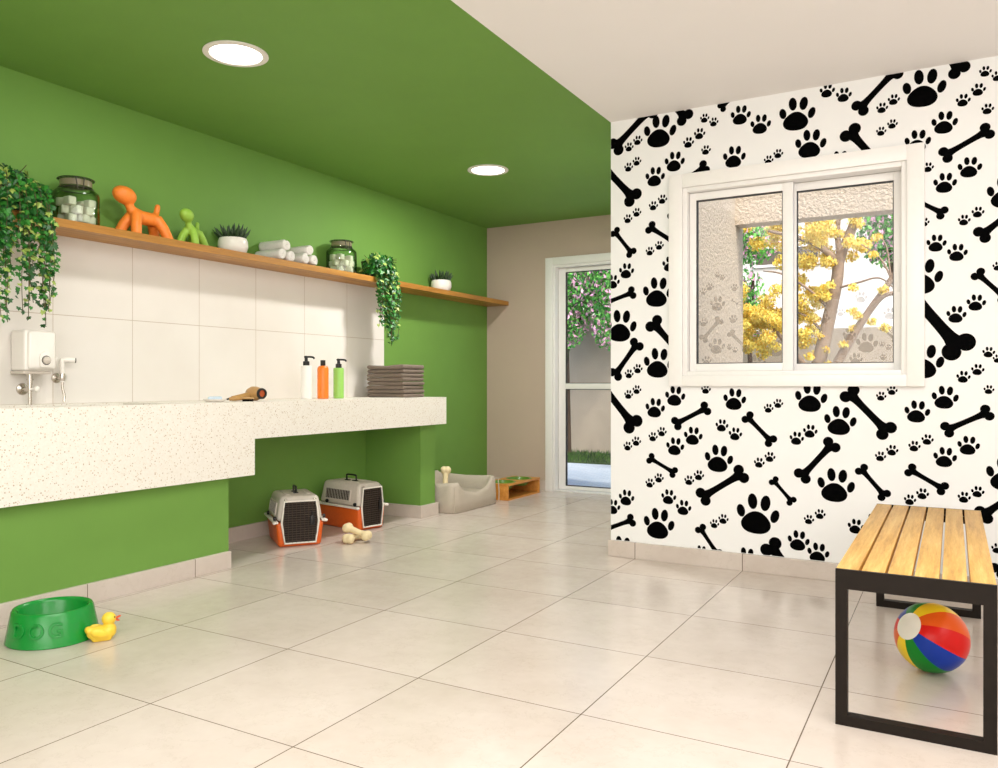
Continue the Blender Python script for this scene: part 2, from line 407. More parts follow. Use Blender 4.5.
def print_mesh(mb, polys, y, mi, clip, hole=None):
    for p in polys:
        for tri in tessellate_polygon([[Vector((q[0], q[1], 0)) for q in p]]):
            T = [p[k] for k in tri]
            for ax, v, less in ((0, clip[0], False), (0, clip[1], True), (1, clip[2], False), (1, clip[3], True)):
                T = cut(T, ax, v, less) if T else []
            if not T: continue
            parts = [T]
            if hole:
                m = cut(cut(T, 0, hole[0], False) or [(0, 0)]*3, 0, hole[1], True)
                parts = [cut(T, 0, hole[0], True), cut(T, 0, hole[1], False)]
                if m: parts += [cut(m, 1, hole[2], True), cut(m, 1, hole[3], False)]
            for Q in parts:
                if not Q: continue
                ar = sum(Q[k-1][0]*Q[k][1]-Q[k][0]*Q[k-1][1] for k in range(len(Q)))
                if abs(ar) < 1e-9: continue
                if ar < 0: Q = Q[::-1]
                mb.face([(q[0], y, q[1]) for q in Q], mi)
PAWS = [(-1.44,2.429,0.19),(-1.355,2.246,0.116),(-1.468,2.176,0.115),(-0.992,2.446,0.107),(-0.888,2.38,0.107),(-1.026,2.226,0.122),(-1.571,2.397,0.056),(-1.623,2.367,0.054),(-1.576,2.278,0.053),(-1.626,2.251,0.054),(-1.425,2.043,0.055),(-1.478,2.012,0.055),(-1.576,1.985,0.053),(-1.63,1.954,0.054),(-1.443,1.784,0.052),(-1.498,1.756,0.052),(-1.186,2.461,0.052),(-1.136,2.432,0.051),(-1.214,2.38,0.064),(-1.276,2.341,0.062),(-1.179,2.285,0.054),(-0.798,2.211,0.05),(-0.847,2.184,0.05),(-0.704,2.404,0.18),(-1.35,1.937,0.098),(-0.638,2.239,0.153),(-0.121,2.431,0.189),(-0.035,2.251,0.112),(0.069,2.023,0.101),(-0.033,1.962,0.1),(-0.5,2.126,0.116),(-0.149,2.178,0.115),(0.213,1.889,0.153),(0.104,2.383,0.061),(0.042,2.344,0.062),(0.141,2.286,0.052),(0.132,2.463,0.052),(0.18,2.432,0.049),(-0.253,2.399,0.055),(-0.305,2.367,0.054),(-0.259,2.28,0.048),(-0.309,2.252,0.047),(-0.558,2.499,0.074),(-0.48,2.463,0.075),(-0.104,2.046,0.049),(0.102,1.808,0.053),(0.046,1.776,0.053),(-0.12,1.783,0.044),(-1.453,1.52,0.175),(-1.448,1.119,0.175),(-1.674,1.337,0.192),(-1.639,1.654,0.092),(-1.722,1.596,0.084),(-1.383,1.674,0.087),(-1.57,1.088,0.056),(-1.623,1.059,0.054),(-0.069,1.677,0.086),(0.018,1.625,0.086),(-0.13,1.521,0.179),(0.014,1.331,0.084),(0.095,1.383,0.08),(-0.122,1.11,0.173),(0.145,1.149,0.052),(0.101,1.068,0.055),(0.043,1.034,0.059),(0.181,1.548,0.043),(0.181,1.118,0.041),(-1.352,0.933,0.116),(-1.468,0.865,0.115),(-1.576,0.968,0.053),(-1.626,0.94,0.054),(-1.024,0.918,0.122),(-1.092,0.775,0.07),(-1.02,0.731,0.072),(-1.25,0.713,0.105),(-1.352,0.651,0.104),(-1.109,0.594,0.155),(-0.903,0.308,0.222),(-1.446,0.21,0.18),(-1.639,0.344,0.095),(-1.722,0.285,0.09),(-1.389,0.366,0.087),(-1.304,0.312,0.088),(-1.179,0.972,0.054),(-0.798,0.898,0.05),(-0.847,0.872,0.05),(-0.84,0.615,0.056),(-0.895,0.582,0.056),(-1.218,0.497,0.058),(-1.272,0.466,0.056),(-1.445,0.469,0.055),(-1.498,0.437,0.055),(-1.579,0.672,0.056),(-1.631,0.642,0.054),(-1.084,0.267,0.056),(-1.132,0.237,0.051),(-1.428,0.731,0.055),(-1.48,0.701,0.055),(-1.666,0.04,0.16),(-1.206,0.07,0.084),(-0.962,0.064,0.123),(-0.636,0.931,0.158),(-0.497,0.814,0.153),(-0.517,0.485,0.178),(-0.151,0.866,0.112),(-0.033,0.936,0.114),(-0.033,0.65,0.1),(0.064,0.71,0.093),(0.215,0.583,0.163),(-0.424,0.285,0.077),(-0.32,0.333,0.094),(-0.601,0.133,0.107),(-0.697,0.187,0.109),(-0.26,0.969,0.048),(-0.309,0.94,0.047),(-0.26,0.674,0.055),(-0.312,0.642,0.051),(-0.64,0.757,0.071),(-0.706,0.718,0.072),(-0.107,0.732,0.053),(-0.163,0.698,0.054),(-0.592,0.333,0.053),(-0.646,0.301,0.051),(-0.128,0.469,0.056),(-0.182,0.436,0.054),(0.101,0.494,0.055),(0.046,0.464,0.055),(0.146,0.974,0.044),(0.179,0.236,0.049),(-0.075,0.364,0.077)]
BONES = [(-1.703,2.382,-1.502,2.557),(-1.298,2.485,-1.448,2.669),(-1.092,2.505,-0.986,2.584),(-1.787,2.28,-1.603,2.075),(-1.709,1.883,-1.611,1.757),(-1.494,1.889,-1.35,1.788),(-1.35,2.111,-1.189,2.192),(-0.403,2.384,-0.253,2.534),(0.024,2.492,-0.095,2.685),(-0.448,2.265,-0.299,2.066),(-0.029,2.096,0.137,2.182),(-0.173,1.903,-0.046,1.82),(0.12,1.701,0.273,1.828),(-1.771,1.473,-1.607,1.525),(-1.706,1.058,-1.579,1.226),(-1.474,1.341,-1.306,1.149),(-1.795,0.997,-1.603,0.772),(-0.195,1.465,0.02,1.18),(0.103,1.515,0.207,1.402),(-1.343,0.78,-1.182,0.865),(-0.954,0.821,-0.837,0.7),(-1.494,0.576,-1.362,0.505),(-1.192,0.382,-0.992,0.515),(-0.82,0.489,-0.733,0.39),(-1.208,0.202,-1.118,0.075),(-1.771,0.148,-1.611,0.215),(-0.833,0.139,-0.649,-0.071),(-0.451,0.95,-0.288,0.771),(-0.677,0.526,-0.539,0.689),(-0.397,0.571,-0.297,0.451),(-0.179,0.58,-0.044,0.5),(-0.022,0.783,0.137,0.865),(0.127,0.389,0.285,0.527),(0.184,0.133,0.315,0.279)]
SHAPES_L = ([(-1.128,1.443,0.084),(-1.131,1.209,0.088),(-1.169,1.539,0.042),(-1.206,1.513,0.038),(-1.101,1.586,0.032),(-1.127,1.602,0.033),(-1.062,1.203,0.032),(-1.032,1.186,0.032),(-1.187,1.13,0.052),(-0.817,1.193,0.095),(-0.918,1.111,0.098),(-1.204,1.343,0.047),(-1.034,1.526,0.041),(-1.042,1.355,0.046)],[(-1.204,1.253,-1.12,1.349),(-1.053,1.277,-0.976,1.194),(-1.048,1.457,-1.021,1.437)])
SHAPES_R = ([(-0.381,1.209,0.102),(-0.311,1.203,0.029),(-0.282,1.185,0.029),(-0.307,1.136,0.031),(-0.464,1.255,0.064),(-0.432,1.128,0.064),(-0.582,1.342,0.05),(-0.408,1.444,0.059),(-0.276,1.355,0.061),(-0.504,1.37,0.04)],[(-0.307,1.28,-0.253,1.223)])

b = MB()
for lo, hi in (((XC, YW, 0), (WX0, YW+.14, H)), ((WX1, YW, 0), (2.15, YW+.14, H)), ((WX0, YW, 0), (WX1, YW+.14, WZ0)), ((WX0, YW, WZ1), (WX1, YW+.14, H))): b.box(lo, hi, 0)
bmesh.ops.recalc_face_normals(b.bm, faces=b.bm.faces[:])
for f in b.bm.faces:
    if f.normal.y > .5: f.material_index = 2
for p in PAWS: print_mesh(b, paw_polys(*p), YW-.0008, 1, (XC+.001, 2.1, .094, H-.001), (WX0-.03, WX1+.03, WZ0-.03, WZ1+.03))
for p in BONES: print_mesh(b, bone_polys(*p), YW-.0008, 1, (XC+.001, 2.1, .094, H-.001), (WX0-.03, WX1+.03, WZ0-.03, WZ1+.03))
struct(b.build('wall_front', [M['wallpaper'], M['ink'], M['stucco']], smooth=False, fix=False), 'white wallpaper wall printed with black paws and bones around the window')

# masonry under the counter, splashback, skirting
b = MB(); b.box((XW, .3, 0), (-3.43, 3.052, .497)); struct(b.build('wall_plinth', M['green'], smooth=False))
b = MB(); b.box((XW, 4.89, 0), (-3.455, 5.082, .697)); struct(b.build('wall_pier', M['green'], smooth=False))
b = MB(); b.box((XW, .3, .9), (XW+.011, 5.105, 1.757)); struct(b.build('trim_1', M['tile'], smooth=False))
BH = .092
b = MB()
b.box((-3.43, .3, 0), (-3.41, 3.054, BH), bev=.002); b.box((XW, 3.054, 0), (XW+.02, 4.87, BH))
b.box((XW+.02, 4.87, 0), (-3.435, 4.89, BH), bev=.002); b.box((-3.455, 4.89, 0), (-3.435, 5.082, BH), bev=.002); b.box((XW, 5.082, 0), (-3.435, 5.102, BH), bev=.002)
b.box((XW, 5.102, 0), (XW+.02, YF, BH)); struct(b.build('baseboard_left', M['floor'], smooth=False))
b = MB(); b.box((XW+.02, YF-.02, 0), (-3.327, YF, BH)); b.box((-2.26, YF-.02, 0), (XC, YF, BH)); struct(b.build('baseboard_far', M['floor'], smooth=False))
b = MB(); b.box((XC-.012, YW-.02, 0), (2.15, YW, BH), bev=.002); b.box((XC-.012, YW, 0), (XC, YF-.02, BH)); struct(b.build('baseboard_front', M['floor'], smooth=False))

# window
w = struct(empty('window_1', (0, 0, 0)), 'white framed sliding window in the paw print wall')
b = MB(); cy0, cy1 = YW-.028, YW+.001
cx0, cx1, cz0, cz1 = -1.381, -.119, .988, 2.163
for lo, hi in (((cx0, cy0, cz0), (WX0, cy1, cz1)), ((WX1, cy0, cz0), (cx1, cy1, cz1)), ((WX0, cy0, cz0), (WX1, cy1, WZ0)), ((WX0, cy0, WZ1), (WX1, cy1, cz1))): b.box(lo, hi, bev=.002)
t = .024
for lo, hi in (((WX0, YW-.012, WZ0), (WX0+t, YW+.14, WZ1)), ((WX1-t, YW-.012, WZ0), (WX1, YW+.14, WZ1)), ((WX0+t, YW-.012, WZ0), (WX1-t, YW+.14, WZ0+t)), ((WX0+t, YW-.012, WZ1-t), (WX1-t, YW+.14, WZ1))): b.box(lo, hi, bev=.002)
b.build('window_frame', M['frame'], w)
def sash(x0, x1, z0, z1, gx0, gx1, gz0, gz1, y0, y1, fl, name='sash'):
    b = MB()
    for lo, hi in (((x0, y0, z0), (gx0, y1, z1)), ((gx1, y0, z0), (x1, y1, z1)), ((gx0, y0, z0), (gx1, y1, gz0)), ((gx0, y0, gz1), (gx1, y1, z1))): b.box(lo, hi, bev=.002)
    s = b.build(name, M['frame'], w)
    g = MB(); k = .004; ym = (y0+y1)/2
    for lo, hi in (((gx0, y0+.004, gz0), (gx0+k, y1, gz1)), ((gx1-k, y0+.004, gz0), (gx1, y1, gz1)), ((gx0+k, y0+.004, gz0), (gx1-k, y1, gz0+k)), ((gx0+k, y0+.004, gz1-k), (gx1-k, y1, gz1))): g.box(lo, hi)
    g.build('gasket', M['gasket'], s)
    p = MB(); p.box((gx0+k, ym-.002, gz0+k), (gx1-k, ym+.002, gz1-k)); p.build('glass_pane', M['pane'], s)
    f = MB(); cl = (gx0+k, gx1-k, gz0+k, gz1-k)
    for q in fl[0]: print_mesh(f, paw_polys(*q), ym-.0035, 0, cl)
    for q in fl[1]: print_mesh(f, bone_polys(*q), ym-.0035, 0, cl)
    tag(f.build('pane_shapes', M['shape_layer'], s, smooth=False, fix=False), 'faint translucent paw and bone shapes on the glass')
    return s
sl = sash(-1.279, -.730, 1.071, 2.062, -1.242, -.782, 1.112, 2.021, YW+.030, YW+.066, SHAPES_L)
sr = sash(-.772, -.220, 1.071, 2.062, -.719, -.258, 1.107, 2.020, YW+.075, YW+.108, SHAPES_R)
for s, x, y in ((sl, -1.262, YW+.028), (sr, -.238, YW+.073)):
    b = MB(); b.box((x-.007, y, 1.46), (x+.007, y+.006, 1.60), bev=.002); b.build('pull_handle', M['frame'], s)

# door
d = struct(empty('door_1', (0, 0, 0)), 'white framed glass door to the garden')
b = MB(); jy = YF+.001
for lo, hi in (((-3.325, YF-.025, 0), (DX0, jy, 2.18)), ((DX1, YF-.025, 0), (DX1+.075, jy, 2.18)), ((DX0, YF-.025, DZ), (DX1, jy, 2.18))): b.box(lo, hi, bev=.002)
for lo, hi in (((DX0, YF-.01, .012), (DX0+.022, YF+.15, DZ)), ((DX1-.022, YF-.01, .012), (DX1, YF+.15, DZ)), ((DX0+.022, YF-.01, DZ-.022), (DX1-.022, YF+.15, DZ)), ((DX0, YF-.01, 0), (DX1, YF+.15, .012))): b.box(lo, hi, bev=.002)
b.build('door_frame', M['frame'], d)
b = MB(); gx0, gx1 = -3.155, -2.42; x0, x1 = DX0+.024, DX1-.024; y0, y1 = YF+.06, YF+.095
for lo, hi in (((x0, y0, .015), (gx0, y1, DZ-.025)), ((gx1, y0, .015), (x1, y1, DZ-.025)), ((gx0, y0, .015), (gx1, y1, .047)), ((gx0, y0, 2.047), (gx1, y1, DZ-.025)), ((gx0, y0, .953), (gx1, y1, 1.005))): b.box(lo, hi, bev=.002)
lf = b.build('door_leaf', M['frame'], d)
for z0, z1 in ((.047, .953), (1.005, 2.047)):
    k = .006
    g = MB()
    for lo, hi in (((gx0, y0+.004, z0), (gx0+k, y1, z1)), ((gx1-k, y0+.004, z0), (gx1, y1, z1)), ((gx0+k, y0+.004, z0), (gx1-k, y1, z0+k)), ((gx0+k, y0+.004, z1-k), (gx1-k, y1, z1))): g.box(lo, hi)
    g.build('gasket', M['gasket'], lf)
    p = MB(); p.box((gx0+k, YF+.075, z0+k), (gx1-k, YF+.079, z1-k)); p.build('glass_pane', M['pane'], lf)
b = MB(); b.tube([(-2.37, YF+.06, 1.05), (-2.37, YF+.02, 1.05), (-2.47, YF+.02, 1.05)], .01); b.build('lever_handle', M['steel'], lf)

# counter and shelf
b = MB(); x0, x1 = XW+.0005, -3.36
b.box((x0, 3.0, .697), (x1, 5.096, .9)); b.box((x0, 3.0, .497), (x1, 3.174, .697))
BX0, BX1 = -3.89, -3.41
b.box((BX1, .3, .497), (x1, 3.0, .9)); b.box((x0, .3, .497), (BX0, 3.0, .9)); b.box((BX0, .3, .497), (BX1, .6, .9)); b.box((BX0, 2.74, .497), (BX1, 3.0, .9)); b.box((BX0, .6, .497), (BX1, 2.74, .54))
bmesh.ops.remove_doubles(b.bm, verts=b.bm.verts[:], dist=1e-5)
tag(b.build('washing_counter', M['terrazzo'], smooth=False), 'long cream terrazzo counter with washing trough along the green wall', 'counter')
b = MB(); b.box((XW+.0005, .8, 1.757), (-3.729, YF-.001, 1.797), bev=.0015)
tag(b.build('wall_shelf', M['shelf_wood'], smooth=False), 'long golden oak shelf fixed along the green wall', 'shelf')

# ceiling lights
def downlight(x, y, label, watts):
    o = tag(empty('ceiling_light', (x, y, H)), label, 'ceiling light', 'round recessed ceiling lights')
    b = MB(); b.lathe([(.118, -.001), (.145, -.001), (.146, -.006), (.118, -.008), (.116, -.004)], 48, cap0=False, cap1=False); b.build('trim_ring', M['ceramic'], o)
    b = MB(); b.lathe([(0, -.004), (.118, -.004), (.118, -.0015), (0, -.0015)], 40); b.build('diffuser', M['lamp'], o)
    l = bpy.data.lights.new('ceiling_light_glow', 'AREA'); l.shape = 'DISK'; l.size = .2; l.energy = watts; l.color = (1, .97, .94)
    lo = bpy.data.objects.new('ceiling_light_glow', l); COL.objects.link(lo); lo.location = (0, 0, -.012); lo.parent = o
downlight(-2.878, 2.604, 'larger nearer round downlight in the green ceiling', 8)
downlight(-2.878, 4.903, 'smaller farther round downlight in the green ceiling, towards the door', 30)

# ---------------------------------------------------------------- bench and ball
o = tag(empty('bench', (-.0985, 3.265, 0)), 'slatted pine bench on a dark square metal frame by the paw print wall', 'bench')
hw, hl = .2025, .735
for s in (-1, 1):
    b = MB(); ly = (-hl, -hl+.036) if s < 0 else (hl-.036, hl); ty = (-hl, -hl+.012) if s < 0 else (hl-.012, hl)
    for lo, hi in (((-hw, ly[0], 0), (-hw+.032, ly[1], .40)), ((hw-.032, ly[0], 0), (hw, ly[1], .40)), ((-hw+.032, ly[0], 0), (hw-.032, ly[1], .03)), ((-hw, ly[0], .40), (hw, ly[1], .430)), ((-hw, ty[0], .430), (hw, ty[1], .457))): b.box(lo, hi)
    b.build('leg_frame', M['black_metal'], o)
for x in (-hw+.002, hw-.032):
    b = MB(); b.box((x, -hl+.036, .400), (x+.03, hl-.036, .430)); b.build('side_rail', M['black_metal'], o)
n = 6; wd = (2*hw-.002-.0075*5)/n
for k in range(n):
    x = -hw+.001+k*(wd+.0075)
    b = MB(); b.box((x, -hl+.013, .4305), (x+wd, hl-.013, .458), bev=.002); b.build('slat', M['bench_wood'], o)

# beach ball: ten panels round a white cap
br = .118; c = Vector((-.0651, 3.160, br))
tc_ = (Vector((0, 0, 1))-c); tc_.normalize(); rg = Vector((tc_.y*-1, tc_.x, 0)); rg = Vector((.8693, .4943, 0)); rg = (rg-tc_*rg.dot(tc_)).normalized(); upv = tc_.cross(rg)
pole = (rg*-.586+upv*.337+tc_*.737).normalized()
o = tag(empty('beach_ball', c-Vector((0, 0, br))), 'striped multicolour beach ball under the bench', 'ball')
ex = (rg-pole*rg.dot(pole)).normalized(); ey = pole.cross(ex)
MT = Matrix((ex, ey, pole)).transposed().to_4x4(); MT = Matrix.Translation((0, 0, br)) @ MT
seq = ['b_red', 'b_orange', 'b_yellow', 'b_green', 'b_blue']
for k in range(10):
    b = MB(); bb = bmesh.new(); N, K = 18, 6; g = []
    for i in range(N+1):
        th = R(20)+(PI-R(40))*i/N
        g.append([bb.verts.new((br*math.sin(th)*math.cos(p), br*math.sin(th)*math.sin(p), br*math.cos(th))) for p in (2*PI*(k+j/K)/10+R(-46) for j in range(K+1))])
    for i in range(N):
        for j in range(K): bb.faces.new((g[i][j], g[i+1][j], g[i+1][j+1], g[i][j+1]))
    b.add(bb, MT); q = b.build('panel', M[seq[k % 5]], o, fix=False); q['label'] = seq[k % 5][2:]+' panel'
for s in (1, -1):
    b = MB(); b.lathe([(br*1.003*math.sin(t), s*br*1.003*math.cos(t)) for t in (R(23.5)*i/6 for i in range(7))], 30, M=MT, cap0=False, cap1=False); b.build('cap', M['b_white'], o)['label'] = 'white end cap'

# ---------------------------------------------------------------- dog bowl, duck
o = tag(empty('dog_bowl', (-3.092, 1.872, 0), R(-2)), 'glossy green dog bowl on the floor beside a yellow duck', 'dog bowl')
b = MB(); b.lathe([(0, 0), (.157, 0), (.160, .004), (.158, .012), (.139, .112), (.134, .120), (.128, .121), (.121, .117), (.116, .108), (.112, .05), (.10, .035), (0, .032)], 64)
b.build('bowl', M['bowl_green'], o)
o.scale = (1.04, 1.04, 1.04)
# raised letters bent onto the sloping side
def letter(ch, ang):
    cu = bpy.data.curves.new('letter', 'FONT'); cu.body = ch; cu.size = .072; cu.align_x = 'CENTER'; cu.align_y = 'CENTER'; cu.extrude = .0042; cu.bevel_depth = .0012; cu.space_character = 1
    t = bpy.data.objects.new('letter', cu); COL.objects.link(t)
    dg = bpy.context.evaluated_depsgraph_get(); me = bpy.data.meshes.new_from_object(t.evaluated_get(dg)); bpy.data.objects.remove(t)
    for v in me.vertices:
        x, y, z = v.co; zz = .062+y*1.0; rr = .158-(zz-.012)*.19+z+.0012; a = R(ang)+x/.150
        v.co = (rr*math.cos(a), rr*math.sin(a), zz)
    me.materials.append(M['bowl_green']); q = bpy.data.objects.new('letter', me); COL.objects.link(q); q.parent = o
for ch, ang in zip('DOG', (-76, -51, -26)): letter(ch, ang)

def duck(loc, rz):
    o = tag(empty('rubber_duck', loc, rz), 'small yellow rubber duck beside the green dog bowl', 'toy'); o.scale = (.86,)*3
    b = MB(); prof = []
    b.ball((0, 0, .034), (.062, .045, .034)); b.ball((-.046, 0, .048), (.026, .028, .018), rot=Euler((0, R(35), 0))); b.ball((.030, 0, .046), (.032, .036, .030))
    b.ball((.030, 0, .094), (.031, .030, .030)); b.box((-.04, -.03, .0), (.04, .03, .02), bev=.008)
    q = b.build('body', M['yellow'], o); m = q.modifiers.new('r', 'REMESH'); m.mode = 'VOXEL'; m.voxel_size = .004; m.use_smooth_shade = True
    m = q.modifiers.new('s', 'SMOOTH'); m.iterations = 6
    for s in (-1, 1):
        b = MB(); b.ball((-.012, s*.043, .044), (.036, .009, .018), rot=Euler((0, R(18), 0))); b.build('wing', M['yellow'], o)
        b = MB(); b.ball((.052, s*.017, .102), .004, seg=10); b.build('eye', M['black'], o)
    b = MB(); b.ball((.066, 0, .096), (.016, .012, .0045), rot=Euler((0, R(-24), 0))); b.ball((.063, 0, .084), (.013, .010, .004), rot=Euler((0, R(20), 0))); b.build('beak', M['beak'], o)
duck((-2.890, 1.943, 0), R(58))

# ---------------------------------------------------------------- pet carriers
def carrier(loc, rz, label, sc=(1, 1, 1)):
    o = tag(empty('pet_carrier', loc, rz), label, 'pet carrier', 'orange and grey pet carriers under the counter'); o.scale = sc
    b = MB(); b.frustum((-.178, .186, -.116, .116), 0, (-.192, .192, -.13, .13), .143, bev=.016, seg=3); b.build('lower_shell', M['carrier_o'], o)
    b = MB(); b.frustum((-.190, .188, -.126, .126), .15, (-.166, .176, -.104, .104), .298, bev=.026, seg=4)
    b.box((-.11, -.07, .293), (.12, -.045, .302), bev=.004); b.box((-.11, .045, .293), (.12, .07, .302), bev=.004)
    up = b.build('upper_shell', M['carrier_g'], o)
    b = MB()
    b.box((-.208, -.144, .140), (-.180, .144, .154), bev=.005); b.box((-.185, -.144, .140), (.198, -.118, .154), bev=.005); b.box((-.185, .118, .140), (.198, .144, .154), bev=.005)
    for s in (-1, 1): b.ball((.198, s*.138, .147), (.012, .013, .009), seg=12)
    b.build('rim', M['carrier_w'], o)
    hexa = [(-.084, .022), (.084, .022), (.100, .14), (.100, .152), (.086, .268), (-.086, .268), (-.100, .152), (-.100, .14)]
    b = MB(); pl = [(y, z) for y, z in hexa]
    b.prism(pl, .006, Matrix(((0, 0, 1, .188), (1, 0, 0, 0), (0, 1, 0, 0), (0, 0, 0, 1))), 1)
    def half(z):
        return .084+(z-.022)/.118*.016 if z < .14 else (.100 if z < .152 else .100-(z-.152)/.116*.014)
    for k in range(17):
        z = .036+k*.0137; h = half(z); b.tube([(.198, -h, z), (.198, h, z)], .0013, 5, 0)
    for k in range(9):
        y = -.088+k*.022
        zs = [z for z in (.022+.002*i for i in range(124)) if half(z) >= abs(y)]
        b.tube([(.1995, y, zs[0]), (.1995, y, zs[-1])], .0014, 5, 0)
    dr = b.build('door', [M['wire'], M['dark']], o)
    b = MB(); b.box((.200, .052, .125), (.210, .076, .178), bev=.003); b.tube([(.207, .064, .18), (.207, .064, .205)], .004, 8); b.build('latch', M['black'], dr)
    b = MB(); b.tube([(.196, y, z) for y, z in hexa], .0062, 8, closed=True); b.build('door_frame', M['carrier_w'], o)
    for s in (-1, 1):
        b = MB(); b.ball((.190, s*.078, .278), (.006, .008, .008), seg=10); b.build('screw', M['steel'], o)
        for x in (.165, -.10):
            b = MB(); b.lathe([(0, 0), (.012, 0), (.012, .010), (.009, .013), (0, .013)], 16, M=TR(x, s*.128, .168) @ RX(-90*s)); b.build('clip', M['black'], o)
        # side vent follows the sloping flank
        tilt = math.degrees(math.atan2(.022, .148))
        MV = TR(0, s*.1165, .218) @ RX(tilt*s)
        b = MB(); b.box((-.125, -.004, -.032), (.105, .004, .032), 1, M=MV)
        for lo, hi in (((-.13, -.006, -.037), (-.123, .007, .037)), ((.103, -.006, -.037), (.110, .007, .037)), ((-.123, -.006, -.037), (.103, .007, -.031)), ((-.123, -.006, .031), (.103, .007, .037))): b.box(lo, hi, 0, M=MV)
        for k in range(15): b.box((-.117+k*.015, -.005, -.031), (-.1145+k*.015, .0062, .031), 0, M=MV)
        b.build('side_vent', [M['carrier_g'], M['dark']], up)
    b = MB(); b.tube(spline([(-.045, 0, .296), (-.045, 0, .325), (-.036, 0, .336), (.036, 0, .336), (.045, 0, .325), (.045, 0, .296)], 5), .0058, 8)
    for x in (-.036, .036): b.box((x-.018, -.013, .297), (x+.018, .013, .303), bev=.002)
    b.build('carry_handle', M['black'], o)
    return o
c1 = carrier((-3.652, 3.785, 0), R(-36), 'nearer orange and grey pet carrier, its wire door turned to the room', (1.0, 1.12, 1.04))
c2 = carrier((-3.694, 4.388, 0), R(-11), 'farther orange and grey pet carrier, seen from its vented side, beside the green pier', (1.15, .94, 1.07))

# ---------------------------------------------------------------- rubber bones
def bone(name, loc, rot, label, cat='toy', group=None, L=.13, r=.032, mat='rubber'):
    o = empty(name, loc, rot=rot); tag(o, label, cat, group)
    b = MB(); h = L/2
    b.tube(spline([(-h, 0, 0), (-h*.5, 0, 0), (0, 0, 0), (h*.5, 0, 0), (h, 0, 0)], 5), [r*.62+r*.16*abs((i-10)/10)**2 for i in range(21)], 14)
    for s in (-1, 1):
        for t in (-1, 1): b.ball((s*(h+r*.18), t*r*.42, 0), (r*.92, r*.86, r*.98), seg=16)
    q = b.build('bone', M[mat], o); m = q.modifiers.new('r', 'REMESH'); m.mode = 'VOXEL'; m.voxel_size = .004; m.use_smooth_shade = True
    m = q.modifiers.new('s', 'SMOOTH'); m.iterations = 8
    return o
bone('rubber_bone', (-3.300, 3.945, .031), (0, 0, R(100)), 'cream rubber bone lying on the floor under the other bone', group='cream rubber bones by the carriers')
bone('rubber_bone', (-3.275, 3.945, .066), (0, R(17), R(10)), 'cream rubber bone resting across the other bone by the carriers', group='cream rubber bones by the carriers')

# ---------------------------------------------------------------- dog bed with a bone toy
o = tag(empty('dog_bed', (-3.635, 5.49, 0)), 'grey fabric dog bed with low dipped front beside the green pier', 'dog bed')
A, B_, N = .322, .350, 96
def sup(t, n=9): c, s = math.cos(t), math.sin(t); return math.copysign(abs(c)**(2/n), c), math.copysign(abs(s)**(2/n), s)
b = MB(); bb = bmesh.new(); rings = []
for i in range(N):
    t = 2*PI*i/N; u, v = sup(t)
    h = .236
    if u > .9: h = .236-.108*max(0, 1-(abs(v)/.80)**3)
    elif u < -.9: h = .252-.02*(1-v*v)
    else: h = .240-.02*(1-u*u)
    ring = []
    for k, z in ((.97, .0), (1.0, .012), (1.005, .08), (.985, h-.03), (.965, h-.006), (.93, h), (.88, h-.012), (.845, h-.05), (.80, .07), (.79, .03)):
        w = 1+.006*math.sin(t*5+z*30)
        ring.append(bb.verts.new((A*u*k*w, B_*v*k*w, z)))
    rings.append(ring)
for i in range(N):
    a, c = rings[i], rings[(i+1) % N]
    for k in range(len(a)-1): bb.faces.new((a[k], c[k], c[k+1], a[k+1]))
b.add(bb); b.build('bolster', M['bed'], o, ang=60)
b = MB(); b.frustum((-.27, .27, -.275, .275), .004, (-.25, .25, -.255, .255), .125, bev=.04, seg=4); b.build('cushion', M['bed_in'], o)
for s in (-1, 1):
    b = MB(); b.tube([(A*.985, s*B_*.975, .01), (A*.99, s*B_*.98, .1), (A*.97, s*B_*.965, .2)], .004, 6); b.build('seam_piping', M['bed'], o)
bone('bone_toy', (-3.470, 5.250, .232), (0, R(78), R(-65)), 'pale bone toy leaning inside the grey dog bed', L=.17, r=.034, mat='rubber')

# ---------------------------------------------------------------- raised feeder with two bowls
FX0, FX1, FY0, FY1, FH = -3.585, -3.305, 5.97, 6.575, .14
o = tag(empty('feeder_stand', ((FX0+FX1)/2, (FY0+FY1)/2, 0)), 'low bamboo feeding stand with open front beside the dog bed', 'feeding stand')
dx, dy = (FX1-FX0)/2, (FY1-FY0)/2
b = MB()
def holed(mb, cx, cy, hx, hy, r, z0, z1, n=32):
    out, inn = [], []
    for k in range(n):
        t = 2*PI*k/n+PI/4; c, s = math.cos(t), math.sin(t); m = max(abs(c)/hx, abs(s)/hy) if False else max(abs(c), abs(s))
        out.append((cx+hx*c/m, cy+hy*s/m)); inn.append((cx+r*c, cy+r*s))
    for k in range(n):
        j = (k+1) % n
        mb.face([(*out[k], z1), (*out[j], z1), (*inn[j], z1), (*inn[k], z1)]); mb.face([(*out[k], z0), (*inn[k], z0), (*inn[j], z0), (*out[j], z0)])
        mb.face([(*inn[k], z0), (*inn[k], z1), (*inn[j], z1), (*inn[j], z0)]); mb.face([(*out[k], z0), (*out[j], z0), (*out[j], z1), (*out[k], z1)])
for s in (-1, 1): holed(b, 0, s*dy/2, dx, dy/2, .105, FH-.016, FH)
bmesh.ops.remove_doubles(b.bm, verts=b.bm.verts[:], dist=1e-5)
b.build('top_board', M['bamboo'], o, smooth=False)
b = MB(); b.box((-dx, -dy, 0), (dx, -dy+.016, FH-.016), bev=.004); b.build('side_board', M['bamboo'], o)
b = MB(); b.box((-dx, dy-.016, 0), (dx, dy, FH-.016), bev=.004); b.build('side_board', M['bamboo'], o)
b = MB(); b.box((-dx, -dy+.016, .0), (dx, dy-.016, .014)); b.build('base_board', M['bamboo'], o)
